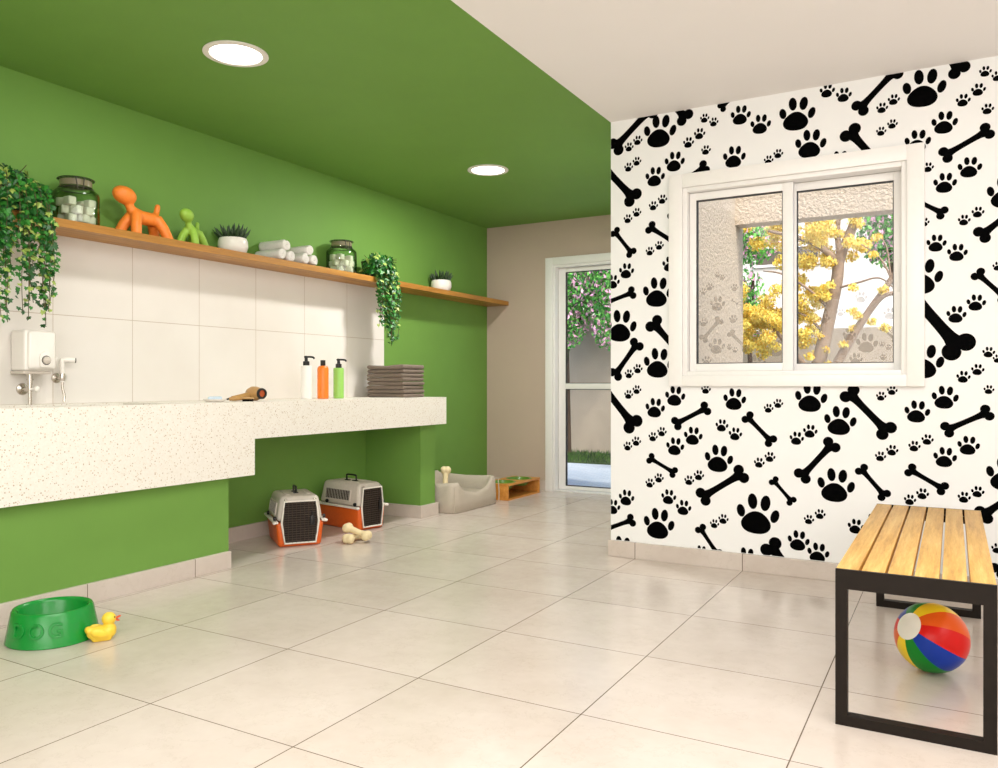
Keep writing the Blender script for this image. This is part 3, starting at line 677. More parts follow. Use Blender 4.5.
b = MB(); b.box((-dx, -dy+.016, .014), (-dx+.012, dy-.016, FH-.016)); b.build('back_board', M['bamboo'], o)
for s, l in ((-1, 'green feeding bowl set in the feeding stand, nearer the dog bed'), (1, 'green feeding bowl set in the feeding stand, nearer the door')):
    f = tag(empty('feeding_bowl', ((FX0+FX1)/2, (FY0+FY1)/2+s*dy/2, FH-.004)), l, 'bowl', 'green bowls in the feeding stand')
    b = MB(); b.lathe([(0, -.055), (.075, -.055), (.103, .001), (.116, .001), (.118, .004), (.112, .008), (.101, .006), (.072, -.048), (0, -.05)], 40); b.build('bowl', M['bowl_leaf'], f)

# ---------------------------------------------------------------- things on the counter
CT = .9
def bottle(loc, col, label, pump=True, r=.036, h=.212, rz=0):
    o = tag(empty('pump_bottle' if pump else 'shampoo_bottle', loc, rz), label, 'bottle', 'grooming bottles on the counter')
    sh = [(0, 0), (r-.004, 0), (r, .004), (r, h-.022), (r-.003, h-.012), (r-.010, h-.003), (r*.42, h), (.013, h)] if not pump else [(0, 0), (r-.004, 0), (r, .004), (r, h-.006), (r-.002, h-.002), (r-.006, h), (.016, h)]
    b = MB(); b.lathe(sh, 28); b.build('bottle_body', M[col], o)
    if pump:
        b = MB(); b.lathe([(.0, h), (.021, h), (.021, h+.026), (.019, h+.028), (.011, h+.030), (.010, h+.052), (0, h+.052)], 20); b.build('collar', M['black'], o)
        b = MB(); b.tube(spline([(-.012, 0, h+.054), (.0, 0, h+.057), (.03, 0, h+.057), (.046, 0, h+.054), (.054, 0, h+.045)], 5), [.009]*6+[.0065]*15, 10); b.build('nozzle', M['black'], o)
    else:
        b = MB(); b.lathe([(0, h), (.016, h), (.017, h+.002), (.017, h+.036), (.015, h+.038), (0, h+.038)], 20); b.build('cap', M['black'], o)
bottle((-3.72, 3.962, CT), 'bottle_w', 'white pump bottle with black pump', True, .036, .222, R(30))
bottle((-3.72, 4.123, CT), 'bottle_o', 'orange shampoo bottle with black cap', False, .038, .224)
bottle((-3.72, 4.282, CT), 'bottle_g', 'pale green pump bottle with black pump', True, .036, .212, R(30))

# stack of folded towels
def fold_profile(L, h):
    m = h*.48; p = []
    r = h/2
    for k in range(9): a = PI/2+PI*k/8; p.append((-L/2+r+r*math.cos(a), r+r*math.sin(a)))
    p += [(L/2-.008, 0), (L/2-.002, m*.25), (L/2, m*.5), (L/2-.003, m*.9), (L/2-.012, m)]
    p += [(-L/2+r*1.1, m+.0002), (-L/2+r*.9, h*.5), (-L/2+r*1.1, h-m-.0002)]
    p += [(L/2-.012, h-m), (L/2-.003, h-m*.9), (L/2, h-m*.5), (L/2-.002, h-m*.25), (L/2-.008, h)]
    return p
MP = Matrix(((0, 0, 1, -.168), (1, 0, 0, 0), (0, 1, 0, 0), (0, 0, 0, 1)))
NT_ = 8; th = .0300; rnd = random.Random(5)
order = ['bottom folded taupe towel of the stack on the counter', 'second folded taupe towel from the bottom of the stack', 'third folded taupe towel from the bottom of the stack', 'fourth folded taupe towel from the bottom of the stack',
         'fourth folded taupe towel from the top of the stack', 'third folded taupe towel from the top of the stack', 'second folded taupe towel from the top of the stack', 'top folded taupe towel of the stack on the counter']
for k in range(NT_):
    b = MB(); pr = fold_profile(.27, th-.0012); NS = 14; grid = []
    for i in range(NS+1):
        x = -.168+.336*(.5-.5*math.cos(PI*i/NS)); e = min(1, (.168-abs(x))/.016); kz = .45+.55*math.sqrt(max(0, 1-(1-e)**2))
        grid.append([b.bm.verts.new((x, y*(1+.004*math.sin(x*21+k*1.7)), th/2+(z-th/2)*kz+.0010*(z/th)*math.sin(y*26+x*17+k*2.1)*(1 if k < 7 else 6))) for y, z in pr])
    for i in range(NS):
        for q in range(len(pr)): b.bm.faces.new((grid[i][q], grid[i+1][q], grid[i+1][(q+1) % len(pr)], grid[i][(q+1) % len(pr)]))
    for g in (grid[0], grid[-1]): bmesh.ops.triangulate(b.bm, faces=[b.bm.faces.new(g)])
    o = b.build('folded_towel', M['towel_g'], ang=50)
    o.location = (-3.680+rnd.uniform(-.004, .004), 4.885+rnd.uniform(-.005, .005), CT+k*th+.0004); o.rotation_euler = (0, 0, R(rnd.uniform(-1.2, 1.2)))
    tag(o, order[k], 'towel', 'folded taupe towels stacked on the counter')

# soap dish, soap, brush, hair dryer
o = tag(empty('soap_dish', (-3.575, 3.085, CT), R(20)), 'small white soap dish on the counter', 'soap dish')
b = MB(); b.lathe([(0, 0), (.045, 0), (.062, .012), (.064, .016), (.058, .016), (.045, .008), (0, .007)], 32); q = b.build('dish', M['ceramic'], o)
o = empty('soap_bar', (-3.575, 3.085, CT+.0085), R(50)); tag(o, 'pale blue soap bar in the white soap dish', 'soap')
b = MB(); b.box((-.038, -.022, 0), (.038, .022, .022), bev=.009, seg=3); b.build('bar', M['soap'], o)
o = tag(empty('grooming_brush', (-3.52, 3.27, CT), R(35)), 'small dark and tan grooming brush in front of the hair dryer', 'brush')
b = MB(); b.box((-.03, -.022, .012), (.035, .022, .024), bev=.008); b.tube([(-.03, 0, .018), (-.06, 0, .015), (-.10, 0, .014)], [.011, .009, .011], 12); b.build('brush_body', M['gold'], o)
b = MB()
for i in range(7):
    for j in range(5): b.tube([(-.024+i*.0088, -.016+j*.008, .0), (-.024+i*.0088, -.016+j*.008, .014)], .0016, 5)
b.build('bristles', M['black_metal'], o)
o = tag(empty('hair_dryer', (-3.63, 3.43, CT+.043), R(-8)), 'tan hair dryer lying on the counter with its grille to the room', 'hair dryer')
b = MB(); b.lathe([(0, -.062), (.020, -.060), (.034, -.048), (.043, -.018), (.042, .012), (.034, .042), (.030, .056), (.030, .066)], 28, M=RY(90)); b.build('barrel', M['gold'], o)
b = MB(); b.lathe([(.021, .064), (.021, .075), (.031, .075), (.033, .070), (.033, .062), (.030, .058)], 28, M=RY(90), cap0=False, cap1=False); b.build('rear_ring', M['black'], o)
b = MB(); b.lathe([(0, .067), (.0215, .067), (.0215, .063), (0, .063)], 24, M=RY(90)); b.build('grille', M['copper'], o)
b = MB(); b.tube([(-.012, -.025, -.008), (-.014, -.08, -.020), (-.016, -.125, -.026), (-.016, -.145, -.028)], [.021, .019, .016, .014], 16); b.build('handle', M['gold'], o)
b = MB(); b.tube([(-.016, -.145, -.028), (-.016, -.165, -.029), (-.02, -.18, -.033)], [.008, .006, .005], 10); b.build('cord_sleeve', M['black'], o)

# water heater and hand shower on the splashback
TX = XW+.011
o = tag(empty('water_heater', (TX, 2.26, 1.16)), 'small white electric water heater on the tiled wall above the trough', 'water heater')
b = MB(); b.frustum((0, .122, -.074, .078), -.098, (0, .122, -.074, .078), .102, bev=.016, seg=4); b.box((.112, -.060, -.090), (.136, .074, .096), bev=.016, seg=4); b.build('body', M['heater'], o)
b = MB(); b.box((0, -.075, -.112), (.112, .062, -.098), bev=.004); b.build('lower_tray', M['heater_grey'], o)
b = MB(); Q = Matrix(((0, 0, 1, .136), (1, 0, 0, .016), (0, 1, 0, -.042), (0, 0, 0, 1)))
b.prism([(-.024, -.038), (.028, -.038), (.032, -.03), (.032, .012), (.012, .040), (-.004, .042), (-.024, .028), (-.028, .016), (-.028, -.03)], .009, Q, bev=.0015); pl = b.build('dial_plate', M['heater'], o)
b = MB(); b.lathe([(0, 0), (.019, 0), (.018, .008), (.015, .010), (0, .010)], 24, M=TR(.145, .018, -.045) @ RY(90)); b.box((.153, .003, -.049), (.158, .033, -.041), bev=.001, M=None); b.build('dial', M['heater_grey'], pl)
b = MB(); b.tube([(.1455, .018+.021*math.cos(2*PI*k/28), -.045+.021*math.sin(2*PI*k/28)) for k in range(28)], .0016, 6, closed=True); b.build('dial_ring', M['seal'], pl)
b = MB(); b.tube([(.065, -.015, -.112), (.065, -.015, -.165)], .012, 14); b.tube([(.065, -.015, -.135), (.065, -.015, -.142)], .015, 14); b.tube([(.065, -.015, -.165), (.065, -.015, -.262)], .009, 12)
b.lathe([(0, 0), (.030, 0), (.028, .005), (.012, .010), (.010, .065), (0, .065)], 24, M=TR(0, -.015, -.185) @ RY(90)); b.build('supply_pipe', M['steel'], o)
b = MB(); b.tube([(.065, -.015, -.185), (.095, -.005, -.185)], .007, 10); b.lathe([(0, 0), (.011, 0), (.015, .006), (.015, .014), (.009, .018), (0, .018)], 16, M=align((.092, -.006, -.185), (.9, .35, 0))); b.build('valve_knob', M['heater'], o)
b = MB(); b.tube(spline([(.06, .066, -.085), (.07, .088, -.075), (.076, .100, -.045), (.078, .112, -.026)], 5), .007, 10); b.build('outlet_pipe', M['heater'], o)
o = tag(empty('hand_shower', (TX, 2.435, 1.03)), 'slim white hand shower with hose beside the water heater', 'hand shower')
b = MB(); b.lathe([(0, 0), (.026, 0), (.024, .006), (.010, .010), (.009, .040), (0, .040)], 24, M=TR(0, -.02, 0) @ RY(90)); b.build('wall_bracket', M['steel'], o)
b = MB(); b.lathe([(.013, -.018), (.015, 0), (.013, .018)], 18, M=TR(.045, -.016, .005)); b.build('holder_ring', M['steel'], o)
b = MB(); b.tube([(.045, -.016, -.02), (.045, -.017, .04), (.045, -.019, .078), (.046, -.020, .092)], [.011, .012, .0135, .012], 16); b.tube([(.042, -.024, .09), (.055, .008, .092), (.068, .036, .090)], [.0125, .0125, .013], 16); b.build('shower_head', M['heater'], o)
b = MB(); b.lathe([(0, 0), (.0125, 0), (.0125, .005), (0, .005)], 16, M=align((.068, .036, .090), (.02, .045, -.002))); b.build('spray_face', M['seal'], o)
b = MB(); b.tube(spline([(.045, -.016, -.02), (.046, -.016, -.05), (.05, -.010, -.085), (.052, -.012, -.122)], 6), .0065, 8); b.build('hose', M['steel'], o)

# ---------------------------------------------------------------- things on the shelf
SH = 1.797
def jar(loc, label, rz):
    o = tag(empty('glass_jar', loc, rz), label, 'jar', 'glass jars of white treats on the shelf'); o.scale = (1.10, 1.10, 1)
    b = MB(); b.lathe([(.0, .0), (.094, .0), (.099, .005), (.100, .012), (.100, .150), (.096, .166), (.084, .178), (.072, .184), (.070, .190), (.070, .196), (.066, .196), (.066, .188), (.080, .174), (.092, .162), (.095, .148), (.095, .012), (.090, .007), (0, .006)], 40); b.build('jar_body', M['jar_glass'], o)
    b = MB(); b.lathe([(0, .198), (.066, .198), (.068, .200), (.068, .228), (.064, .230), (0, .230)], 36); b.build('lid', M['jar_lid'], o)
    b = MB(); b.lathe([(.066, .2305), (.074, .2305), (.0755, .235), (.073, .239), (0, .240), (0, .2305)], 36); b.build('lid_rim', M['jar_glass'], o)
    b = MB()
    ring = lambda z, r: [(r*math.cos(2*PI*k/32), r*math.sin(2*PI*k/32), z) for k in range(32)]
    b.tube(ring(.187, .0735), .0026, 6, closed=True); b.tube(ring(.234, .0765), .0024, 6, closed=True)
    b.tube([(.076, .018, .234), (.083, .014, .20), (.084, .012, .17)], .0028, 6); b.tube([(.076, -.018, .234), (.083, -.014, .20), (.084, -.012, .17)], .0028, 6); b.tube([(.084, -.013, .172), (.088, 0, .168), (.084, .013, .172)], .003, 6)
    b.build('wire_clasp', M['seal'], o)
t = NT('smoky_glass_lid'); t.b.inputs['Base Color'].default_value = (*lin((150, 138, 112)), 1); t.b.inputs['Roughness'].default_value = .2; t.b.inputs['Alpha'].default_value = .75; M['jar_lid'] = t.m
def treats(cx, cy, label, grp, seed):
    r = random.Random(seed); first = None
    spots = []
    for lay in range(3):
        for k in range(7):
            a = 2*PI*k/6+lay*.5; q = .060 if k < 6 else 0
            spots.append((q*math.cos(a)+r.uniform(-.003, .003), q*math.sin(a)+r.uniform(-.003, .003), .0095+lay*.0432))
    for i, (px, py, pz) in enumerate(spots[:19]):
        if first is None:
            b = MB(); b.box((-.024, -.021, 0), (.024, .021, .042), bev=.007, seg=3); first = b.build('dog_treat', M['biscuit']); q = first
        else: q = first.copy(); COL.objects.link(q)
        q.location = (cx+px, cy+py, SH+pz); q.rotation_euler = (r.uniform(-.05, .05), r.uniform(-.05, .05), r.uniform(-.6, .6)); tag(q, label, 'dog treat', grp)
jar((-3.860, 2.455, SH+.0005), 'larger looking glass clip jar of white treats beside the left ivy', R(-20)); treats(-3.855, 2.455, 'white block treat inside the jar beside the left ivy', 'treats in the left jar', 1)
jar((-3.860, 4.475, SH+.0005), 'glass clip jar of white treats beside the rolled towels', R(-20)); treats(-3.858, 4.475, 'white block treat inside the jar beside the rolled towels', 'treats in the right jar', 2)

def dog(loc, rz, s, mat, label, pose):
    o = tag(empty('dog_figurine', loc, rz), label, 'figurine', 'toy dog figurines on the shelf'); o.scale = (s, s, s)
    b = MB(); pose(b); q = b.build('figure', M[mat], o)
    m = q.modifiers.new('r', 'REMESH'); m.mode = 'VOXEL'; m.voxel_size = .006; m.use_smooth_shade = True
    m = q.modifiers.new('s', 'SMOOTH'); m.iterations = 10; m.factor = .5
    return o
def pose_a(b):    # x forward, y to its left, z up; feet at z = 0
    b.tube([(.10, 0, .155), (.03, 0, .135), (-.05, 0, .135), (-.10, 0, .145)], [.044, .047, .046, .042], 16)
    for s in (-1, 1):
        f = .112 if s > 0 else .150; b.tube([(.075, s*.02, .150), (.5*f+.045, s*.05, .075), (f, s*.066, .0)], [.037, .035, .034], 14)
        b.tube([(-.08, s*.02, .145), (-.115, s*.05, .075), (-.145, s*.066, .0)], [.038, .036, .034], 14)
    b.tube([(.085, 0, .155), (.112, 0, .195), (.13, 0, .235)], [.035, .028, .03], 14)
    b.ball((.150, 0, .258), (.083, .060, .058), rot=Euler((0, R(-12), 0)))
    b.tube([(-.085, 0, .155), (-.098, 0, .195), (-.106, 0, .232)], [.024, .020, .019], 12); b.ball((-.106, 0, .232), .019, seg=12)
dog((-3.852, 2.842, SH), R(-88), .82, 'orange_toy', 'larger orange toy dog figurine with upright tail on the shelf', pose_a)
dog((-3.848, 3.162, SH), R(-60), .64, 'lime_toy', 'smaller lime green toy dog figurine on the shelf', pose_a)

def succulent(loc, label, seed):
    o = tag(empty('potted_succulent', loc), label, 'potted plant', 'succulents in white bowls on the shelf')
    b = MB(); b.lathe([(0, 0), (.064, 0), (.080, .016), (.090, .045), (.088, .080), (.080, .098), (.076, .099), (.073, .094), (.080, .07), (0, .068)], 36); b.build('pot', M['ceramic'], o)
    b = MB(); b.lathe([(0, .088), (.072, .084), (.072, .08), (0, .078)], 24); b.build('soil', M['soil'], o)
    b = MB(); r = random.Random(seed)
    for k in range(34):
        t = k*2.399; q = math.sqrt((k+.5)/34); rad = .056*q; lean = q*.9+r.uniform(-.1, .1); L = .092-.022*q+r.uniform(-.012, .012)
        d = Vector((math.cos(t)*math.sin(lean), math.sin(t)*math.sin(lean), math.cos(lean))); p = Vector((rad*math.cos(t), rad*math.sin(t), .086))
        b.tube([p, p+d*L*.4+Vector((0, 0, .003)), p+d*L*.75+Vector((0, 0, .010)), p+d*L+Vector((0, 0, .020))], [.008, .0105, .007, .0008], 6)
    b.build('leaves', M['succ'], o)
succulent((-3.855, 3.465, SH), 'spiky succulent in a white bowl between the lime dog and the rolled towels', 3)
succulent((-3.855, 5.765, SH), 'spiky succulent in a white bowl alone at the far right of the shelf', 4)

# rolled towels: two little pyramids of three
def spiral(r=.0375, th=.0092, turns=3.1):
    out, inn = [], []; n = 90
    for k in range(n+1):
        a = 2*PI*turns*k/n; q = r-(r-.006)*k/n
        out.append((q*math.cos(a), q*math.sin(a))); inn.append((max(q-th*.93, .0015)*math.cos(a), max(q-th*.93, .0015)*math.sin(a)))
    return out, inn
def rolled():
    out, inn = spiral(); b = MB(); L = .205; n = len(out)
    pre = None
    def P(p, x): return (x, p[0], p[1])
    r = random.Random(4); X = [0, .004, .02, .055, .09, .125, .16, .195, .219, .223]; J = {}
    def W(kind, k, i):
        key = (kind, k, i)
        if key not in J:
            y, z = (out if kind else inn)[k]; m = 1-(.10 if i in (0, len(X)-1) else 0)+r.uniform(-.025, .025)*(1 if kind else .3)
            J[key] = b.bm.verts.new((X[i]+r.uniform(-.0015, .0015)*(0 < i < 9), y*m, z*m))
        return J[key]
    for k in range(n-1):
        for i in range(len(X)-1):
            b.bm.faces.new((W(1, k, i), W(1, k+1, i), W(1, k+1, i+1), W(1, k, i+1))); b.bm.faces.new((W(0, k+1, i), W(0, k, i), W(0, k, i+1), W(0, k+1, i+1)))
        for i in (0, len(X)-1): b.bm.faces.new((W(1, k, i), W(0, k, i), W(0, k+1, i), W(1, k+1, i)))
    for i in range(len(X)-1):
        for k in (0, n-1): b.bm.faces.new((W(1, k, i), W(1, k, i+1), W(0, k, i+1), W(0, k, i)))
    bmesh.ops.remove_doubles(b.bm, verts=b.bm.verts[:], dist=1e-5)
    return b.build('rolled_towel', M['towel_w'], ang=60)
rt_ = None
for y, z, a, l in ((3.772, .0375, 20, 'rolled white towel, lower left of the left pyramid by the succulent'), (3.849, .0375, 200, 'rolled white towel, lower right of the left pyramid'), (3.8105, .0375+.0650, 120, 'rolled white towel on top of the left pyramid by the succulent'),
                   (3.985, .0375, 70, 'rolled white towel, lower left of the right pyramid'), (4.062, .0375, 300, 'rolled white towel, lower right of the right pyramid by the jar'), (4.0235, .0375+.0650, 160, 'rolled white towel on top of the right pyramid by the jar')):
    if rt_ is None: rt_ = rolled(); q = rt_
    else: q = rt_.copy(); COL.objects.link(q)
    q.location = (XW+.008, y, SH+z+.0003); q.rotation_euler = (R(a), 0, 0); tag(q, l, 'towel', 'rolled white towels on the shelf')

# trailing ivies
LEAF = [(0, .02), (.22, .20), (.52, .10), (.36, -.16), (.50, -.44), (.22, -.52), (0, -1.0)]
def add_leaf(mb, p, down, nrm, size, mi, fold=.25):
    down = down.normalized(); nrm = (nrm-down*nrm.dot(down)).normalized(); side = down.cross(nrm)
    for s in (1, -1):
        mb.face([p+(side*(s*x)-down*y+nrm*(-abs(x)*fold))*size for x, y in (LEAF if s > 0 else LEAF[::-1])], mi)
def trailing(name, loc, label, strands, dome, seed, potr=.075, poth=.13, leaf=.036):
    r = random.Random(seed); o = tag(empty(name, loc), label, 'plant', 'trailing ivies on the shelf')
    b = MB(); b.lathe([(0, 0), (potr*.78, 0), (potr, poth), (potr*1.02, poth), (potr*.94, poth-.003), (potr*.9, poth-.02), (0, poth-.022)], 28); b.build('pot', M['black'], o)
    st = MB(); lv = MB()
    def leaf_at(p, out, sz=1.0):
        dn = Vector((out.x*.5+r.uniform(-.5, .5), out.y*.5+r.uniform(-.5, .5), -1+r.uniform(-.2, .5)))
        n = Vector((out.x+r.uniform(-.6, .6), out.y+r.uniform(-.6, .6), .5+r.uniform(-.3, .5)))
        mi = r.choices((0, 1, 2), (5, 4, 1.6))[0]
        add_leaf(lv, p+Vector((r.uniform(-.018, .018), r.uniform(-.022, .022), r.uniform(-.01, .01))), dn, n, leaf*sz*r.uniform(.65, 1.15), mi, r.uniform(.1, .5))
    for (y0, y1, top, ztip, dens, xh) in strands:
        pts = spline([(r.uniform(-.03, .03), y0*.5, poth-.01), (.05, y0*.7+y1*.1, top*.98), (xh-.03, y1*.85, top*.72), (xh, y1, -.04), (xh+r.uniform(-.012, .012), y1+r.uniform(-.012, .012), (ztip-.04)*.6), (xh+r.uniform(-.012, .012), y1+r.uniform(-.01, .01), ztip)], 9)
        st.tube(pts, .0018, 5)
        for a, c in zip(pts, pts[1:]):
            L = (c-a).length; m = max(1, int(L*dens+r.random()))
            for _ in range(m):
                p = a.lerp(c, r.random()); frac = (p.z-ztip)/(poth-ztip)
                if frac < .12 and r.random() < .4: continue
                leaf_at(p, Vector((1, r.uniform(-.8, .4), 0)), .75+.3*min(1, frac*1.6))
    cx, cy, rx, ry, rz, n, zc = dome
    for k in range(n):
        v = Vector((r.gauss(0, 1), r.gauss(0, 1), abs(r.gauss(0, 1))*1.1-.35)).normalized()*r.uniform(.55, 1)
        p = Vector((cx+v.x*rx, cy+v.y*ry, zc+v.z*rz))
        if (p.z < .01 and p.x < .125) or p.x < -.118: continue
        leaf_at(p, v)
    for k in range(7):
        a = r.uniform(0, 2*PI); e = Vector((max(cx+math.cos(a)*rx, -.11), cy+math.sin(a)*ry, zc+rz*r.uniform(.2, .9)))
        pts = spline([(0, 0, poth-.01), (e*.5)+Vector((0, 0, .5*poth)), e], 6); st.tube(pts, .0018, 5)
    st.build('vines', M['stem'], o); lv.build('leaves', [M['leaf_d'], M['leaf_m'], M['leaf_y']], o, smooth=False, fix=False)
rs = random.Random(11)
S1 = []
for k in range(40):
    y = rs.uniform(-.26, .10)
    if -.075 < y < -.035 and rs.random() < .8: continue
    if .035 < y < .055 and rs.random() < .6: continue
    S1.append((y*.5, y, rs.uniform(.13, .20)-.35*max(0, y), (-.14-.34*rs.random()**1.1), 74 if y < .02 else 64, .165+rs.uniform(-.03, .03)))
S1 += [(y*.5, y, .15, z, 46, .16) for y, z in ((-.20, -.54), (-.15, -.53), (-.12, -.50), (-.10, -.52), (-.02, -.47), (0.0, -.50), (.07, -.44), (.085, -.52))]
trailing('trailing_ivy', (-3.845, 2.115, SH), 'big trailing ivy cascading over the left part of the shelf', S1, (.015, -.05, .12, .20, .15, 620, .08), 21, leaf=.031)
S2 = []
for k in range(30):
    y = rs.uniform(-.08, .13)
    S2.append((y*.4, y, rs.uniform(.13, .17), (-.06-.42*rs.random()**.8), 72, .155+rs.uniform(-.03, .03)))
S2 += [(y*.5, y, .15, z, 50, .155) for y, z in ((-.10, -.07), (-.09, -.11), (-.01, -.40), (.05, -.51), (.08, -.47), (.12, -.46))]
trailing('trailing_ivy', (-3.850, 4.80, SH), 'smaller trailing ivy hanging over the middle of the shelf past the tile edge', S2, (.085, .0, .105, .155, .125, 760, .065), 22, leaf=.031)

# ---------------------------------------------------------------- outside: porch beam, garden wall, lawn, paving, trees, neighbouring house
b = MB(); b.box((XC+.19, 6.62, 2.30), (3.2, 6.80, H)); struct(b.build('trim_2', M['stucco'], smooth=False), 'stucco porch beam above the garden opening')
b = MB(); b.box((XC+.19, YW+.14, -.1), (3.2, YF+.09, -.002)); b.box((-9, YF+.09, -.1), (6, 9.36, -.012)); struct(b.build('floor_patio', M['paving'], smooth=False))
b = MB(); b.box((-9, 10.8, -.1), (6, 10.98, 1.70)); b.box((-9, 10.8, 1.70), (-3.1, 10.98, 2.0)); struct(b.build('wall_garden', M['garden_wall'], smooth=False))
b = MB(); b.box((-9, 9.36, -.1), (6, 10.8, 0)); struct(b.build('ground', M['lawn_soil'], smooth=False))
M['lawn_a'] = plain('dull_grass_blade', (72, 104, 40), .8)
r = random.Random(3); b = MB()
for k in range(9000):
    x, y = r.uniform(-6.2, 1.2), r.uniform(9.37, 10.76); a = r.uniform(0, 2*PI); h = r.uniform(.03, .075)
    p = Vector((x, y, 0)); s = Vector((math.cos(a), math.sin(a), 0))*.006; t = Vector((r.uniform(-.02, .02), r.uniform(-.02, .02), h))
    b.face([p-s, p+s, p+t], k % 2)
tag(b.build('lawn_grass', [M['lawn_a'], M['succ']], smooth=False, fix=False), 'strip of short green grass along the garden wall', 'grass', kind='stuff')

def quads(mb, c, n, rad, size, mats, r, drop=0):
    for k in range(n):
        v = Vector((r.gauss(0, 1), r.gauss(0, 1), r.gauss(0, 1))).normalized()*r.random()**.45
        p = Vector((c[0]+v.x*rad[0], c[1]+v.y*rad[1], c[2]+v.z*rad[2]))
        q = Euler((r.uniform(0, 6.3), r.uniform(0, 6.3), r.uniform(0, 6.3))).to_matrix(); s = size*r.uniform(.6, 1.3)
        a, e = q @ Vector((s, 0, 0)), q @ Vector((0, s*.55, 0)); n_ = q @ Vector((0, 0, s*.15))
        mb.face([p-a, p-e*.9+n_, p+a, p+e*.9+n_], r.choices(range(len(mats)), mats)[0])
def limb(mb, pts, r0, r1, n=6):
    P = spline(pts, n); m = len(P)-1; mb.tube(P, [r0+(r1-r0)*i/m for i in range(m+1)], 10)

# yellow flowering tree
o = tag(empty('flowering_tree', (-1.25, 8.85, 0)), 'yellow flowering tree outside the window with forked grey trunk', 'tree')
b = MB(); Y = 0
limb(b, [(-.06, 0, -.02), (0, 0, .7), (.03, 0, 1.15), (.11, .02, 1.56), (.21, .0, 2.05), (.24, .02, 2.30), (.36, .05, 2.62), (.50, .1, 3.1)], .085, .04)
limb(b, [(.24, .02, 2.22), (.08, -.03, 2.40), (-.14, -.08, 2.52), (-.45, -.1, 2.62)], .042, .015)
limb(b, [(.24, .02, 2.30), (.22, .0, 2.55), (.26, -.03, 2.95)], .035, .015)
limb(b, [(.05, 0, .75), (.18, -.12, 1.10), (.36, -.15, 1.45), (.50, -.16, 1.68), (.72, -.15, 2.02), (.95, -.15, 2.4)], .055, .022)
limb(b, [(.52, -.16, 1.70), (.66, -.2, 1.86), (.85, -.22, 1.90), (1.05, -.25, 2.0)], .028, .012)
limb(b, [(.02, 0, 1.0), (-.15, -.1, 1.28), (-.36, -.15, 1.55), (-.5, -.2, 1.75)], .035, .012)
limb(b, [(.20, 0, 1.98), (.42, -.08, 2.02), (.62, -.1, 2.05), (.78, -.12, 1.90)], .014, .005)
limb(b, [(.72, -.15, 2.05), (.62, -.12, 2.25), (.45, -.1, 2.4)], .012, .004)
limb(b, [(.72, -.15, 2.05), (.68, -.12, 2.35), (.60, -.1, 2.5)], .010, .004)
limb(b, [(.10, 0, 1.52), (-.1, .0, 1.72), (-.35, .05, 1.80)], .018, .006)
limb(b, [(.16, 0, 1.75), (-.05, -.06, 1.98), (-.3, -.1, 2.15), (-.5, -.1, 2.2)], .018, .006)
b.build('trunk', M['bark'], o, ang=60)
b = MB(); r = random.Random(7)
cl = []
for k in range(120): cl.append((r.uniform(-1.05, .14), r.uniform(-.45, .45), r.uniform(1.62, 2.95), r.uniform(.07, .13)))
for k in range(60): cl.append((r.uniform(-1.0, .0), r.uniform(-.3, .5), r.uniform(1.32, 1.75), r.uniform(.06, .10)))
for k in range(34): cl.append((r.uniform(.0, .46), r.uniform(-.2, .4), r.uniform(2.25, 2.95), r.uniform(.06, .11)))
for x, z in ((.60, 2.43), (.57, 2.28), (.39, 1.96), (.66, 1.92), (.36, 1.74), (.55, 1.62), (.66, 1.56), (.38, 1.56), (.80, 2.35), (.92, 2.3), (.30, 1.4), (.05, 1.50), (.1, 1.35), (-.02, 1.28), (.15, 1.2), (.0, 1.15), (.18, 2.0), (.10, 1.98), (.14, 1.88), (.42, 1.68), (.86, 2.15)): cl.append((x, r.uniform(-.25, 0), z, .055))
cl = [c for c in cl if not (c[0] < -.28 and 2.08 < c[2] < 2.50 and r.random() < .85) and not (c[0] < -.5 and c[2] > 2.5 and r.random() < .6)]
for x, y, z, q in cl: quads(b, (x, y, z), int(1900*q*(q/.08)), (q, q, q*.8), .019, (5, 2), r)
b.build('blossom', [M['flower_y'], M['flower_y2']], o, smooth=False, fix=False)

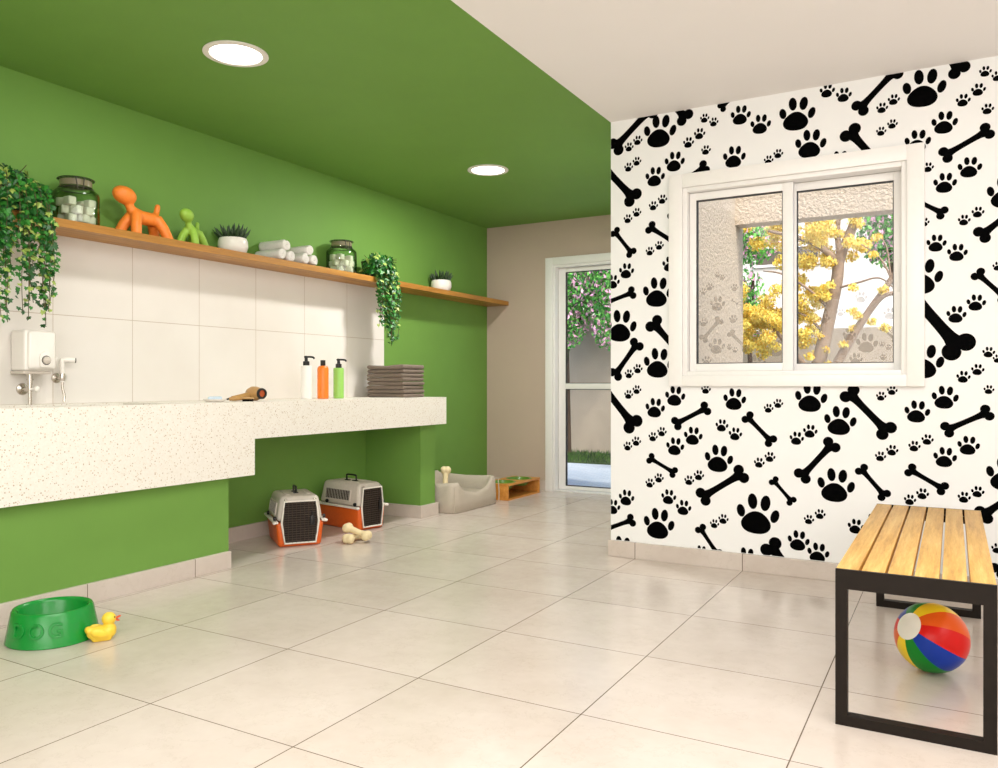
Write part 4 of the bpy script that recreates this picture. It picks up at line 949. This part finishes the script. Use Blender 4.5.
def bush_tree(loc, label, trunk, crowns, seed, wts, size=.05):
    o = tag(empty('garden_tree', loc), label, 'tree', 'pink flowering trees along the garden wall'); r = random.Random(seed)
    b = MB()
    for pts, r0, r1 in trunk: limb(b, pts, r0, r1)
    b.build('trunk', M['bark_dark'], o, ang=60)
    b = MB()
    for c, rad, n in crowns: quads(b, c, n, rad, size, wts, r)
    b.build('foliage', [M['leaf_t'], M['leaf_t2'], M['flower_p'], M['ball_white_'] if 'ball_white_' in M else M['flower_p']], o, smooth=False, fix=False)
bush_tree((-4.79, 10.4, 0), 'pink flowering tree with a thin dark trunk seen through the glass door',
          [([(.03, 0, 0), (.02, 0, .5), (.01, 0, 1.0), (.0, 0, 1.6), (0, 0, 2.4)], .034, .02), ([(0, 0, 1.5), (.3, -.1, 2.0), (.7, -.2, 2.3)], .02, .01), ([(0, 0, 1.7), (.5, -.1, 2.4), (1.0, -.2, 2.6)], .02, .01)],
          [((.35, -.1, 2.45), (.75, .5, .55), 6200), ((.9, -.2, 2.5), (.6, .5, .6), 4200), ((.1, -.2, 1.95), (.30, .3, .45), 1900), ((.75, -.3, 1.85), (.26, .25, .40), 1100), ((.0, -.1, 1.6), (.12, .15, .25), 240)], 31, (4, 3.2, 3.2), .034)
bush_tree((-2.25, 10.4, 0), 'pink flowering tree seen through the left window pane behind the yellow tree',
          [([(0, 0, 0), (.03, 0, .8), (0, 0, 1.6), (.05, 0, 2.4)], .04, .02)],
          [((-.05, .0, 2.85), (.45, .4, .35), 1900), ((-.10, 0, 1.85), (.28, .25, .42), 1500), ((.0, 0, 2.2), (.2, .2, .3), 300)], 32, (4, 3, 2.6), .034)
bush_tree((-.55, 10.45, 0), 'pink flowering tree seen through the right window pane at the top corner',
          [([(0, 0, 0), (.03, 0, .8), (0, 0, 1.6), (-.1, 0, 2.6)], .03, .015)],
          [((-.05, 0, 2.85), (.42, .4, .50), 3200)], 33, (4, 3, 2.6), .034)
o = tag(empty('climbing_shrub', (-4.02, 10.55, 0)), 'thin leafy shrub by the garden wall at the right of the glass door', 'shrub'); b = MB(); limb(b, [(0, 0, 0), (.02, 0, .5), (0, 0, 1.0)], .01, .006); b.build('stem', M['bark_dark'], o)
b = MB(); r = random.Random(9)
for z in (.25, .42, .58, .78): quads(b, (0, -.05, z), 34, (.13, .1, .07), .04, (3, 1), r)
b.build('leaves', [M['leaf_t'], M['leaf_t2']], o, smooth=False, fix=False)

# neighbouring white house beyond the wall
o = tag(empty('neighbour_house', (-1.5, 16.0, 0)), 'white rendered house beyond the garden wall', 'house')
b = MB(); b.box((-6, 0, 0), (6, 4, 5.2)); b.build('facade', M['house'], o)
for x0, x1 in ((-1.83, -1.31), (-1.22, -.70), (2.2, 2.9)):
    b = MB()
    for lo, hi in (((x0-.05, -.05, 3.25), (x0, .02, 3.65)), ((x1, -.05, 3.25), (x1+.05, .02, 3.65)), ((x0, -.05, 3.25), (x1, .02, 3.30)), ((x0, -.05, 3.60), (x1, .02, 3.65))): b.box(lo, hi)
    q = b.build('window', M['frame'], o)
    b = MB(); b.box((x0, -.02, 3.30), (x1, .01, 3.60)); b.build('pane', M['house_glass'], q)
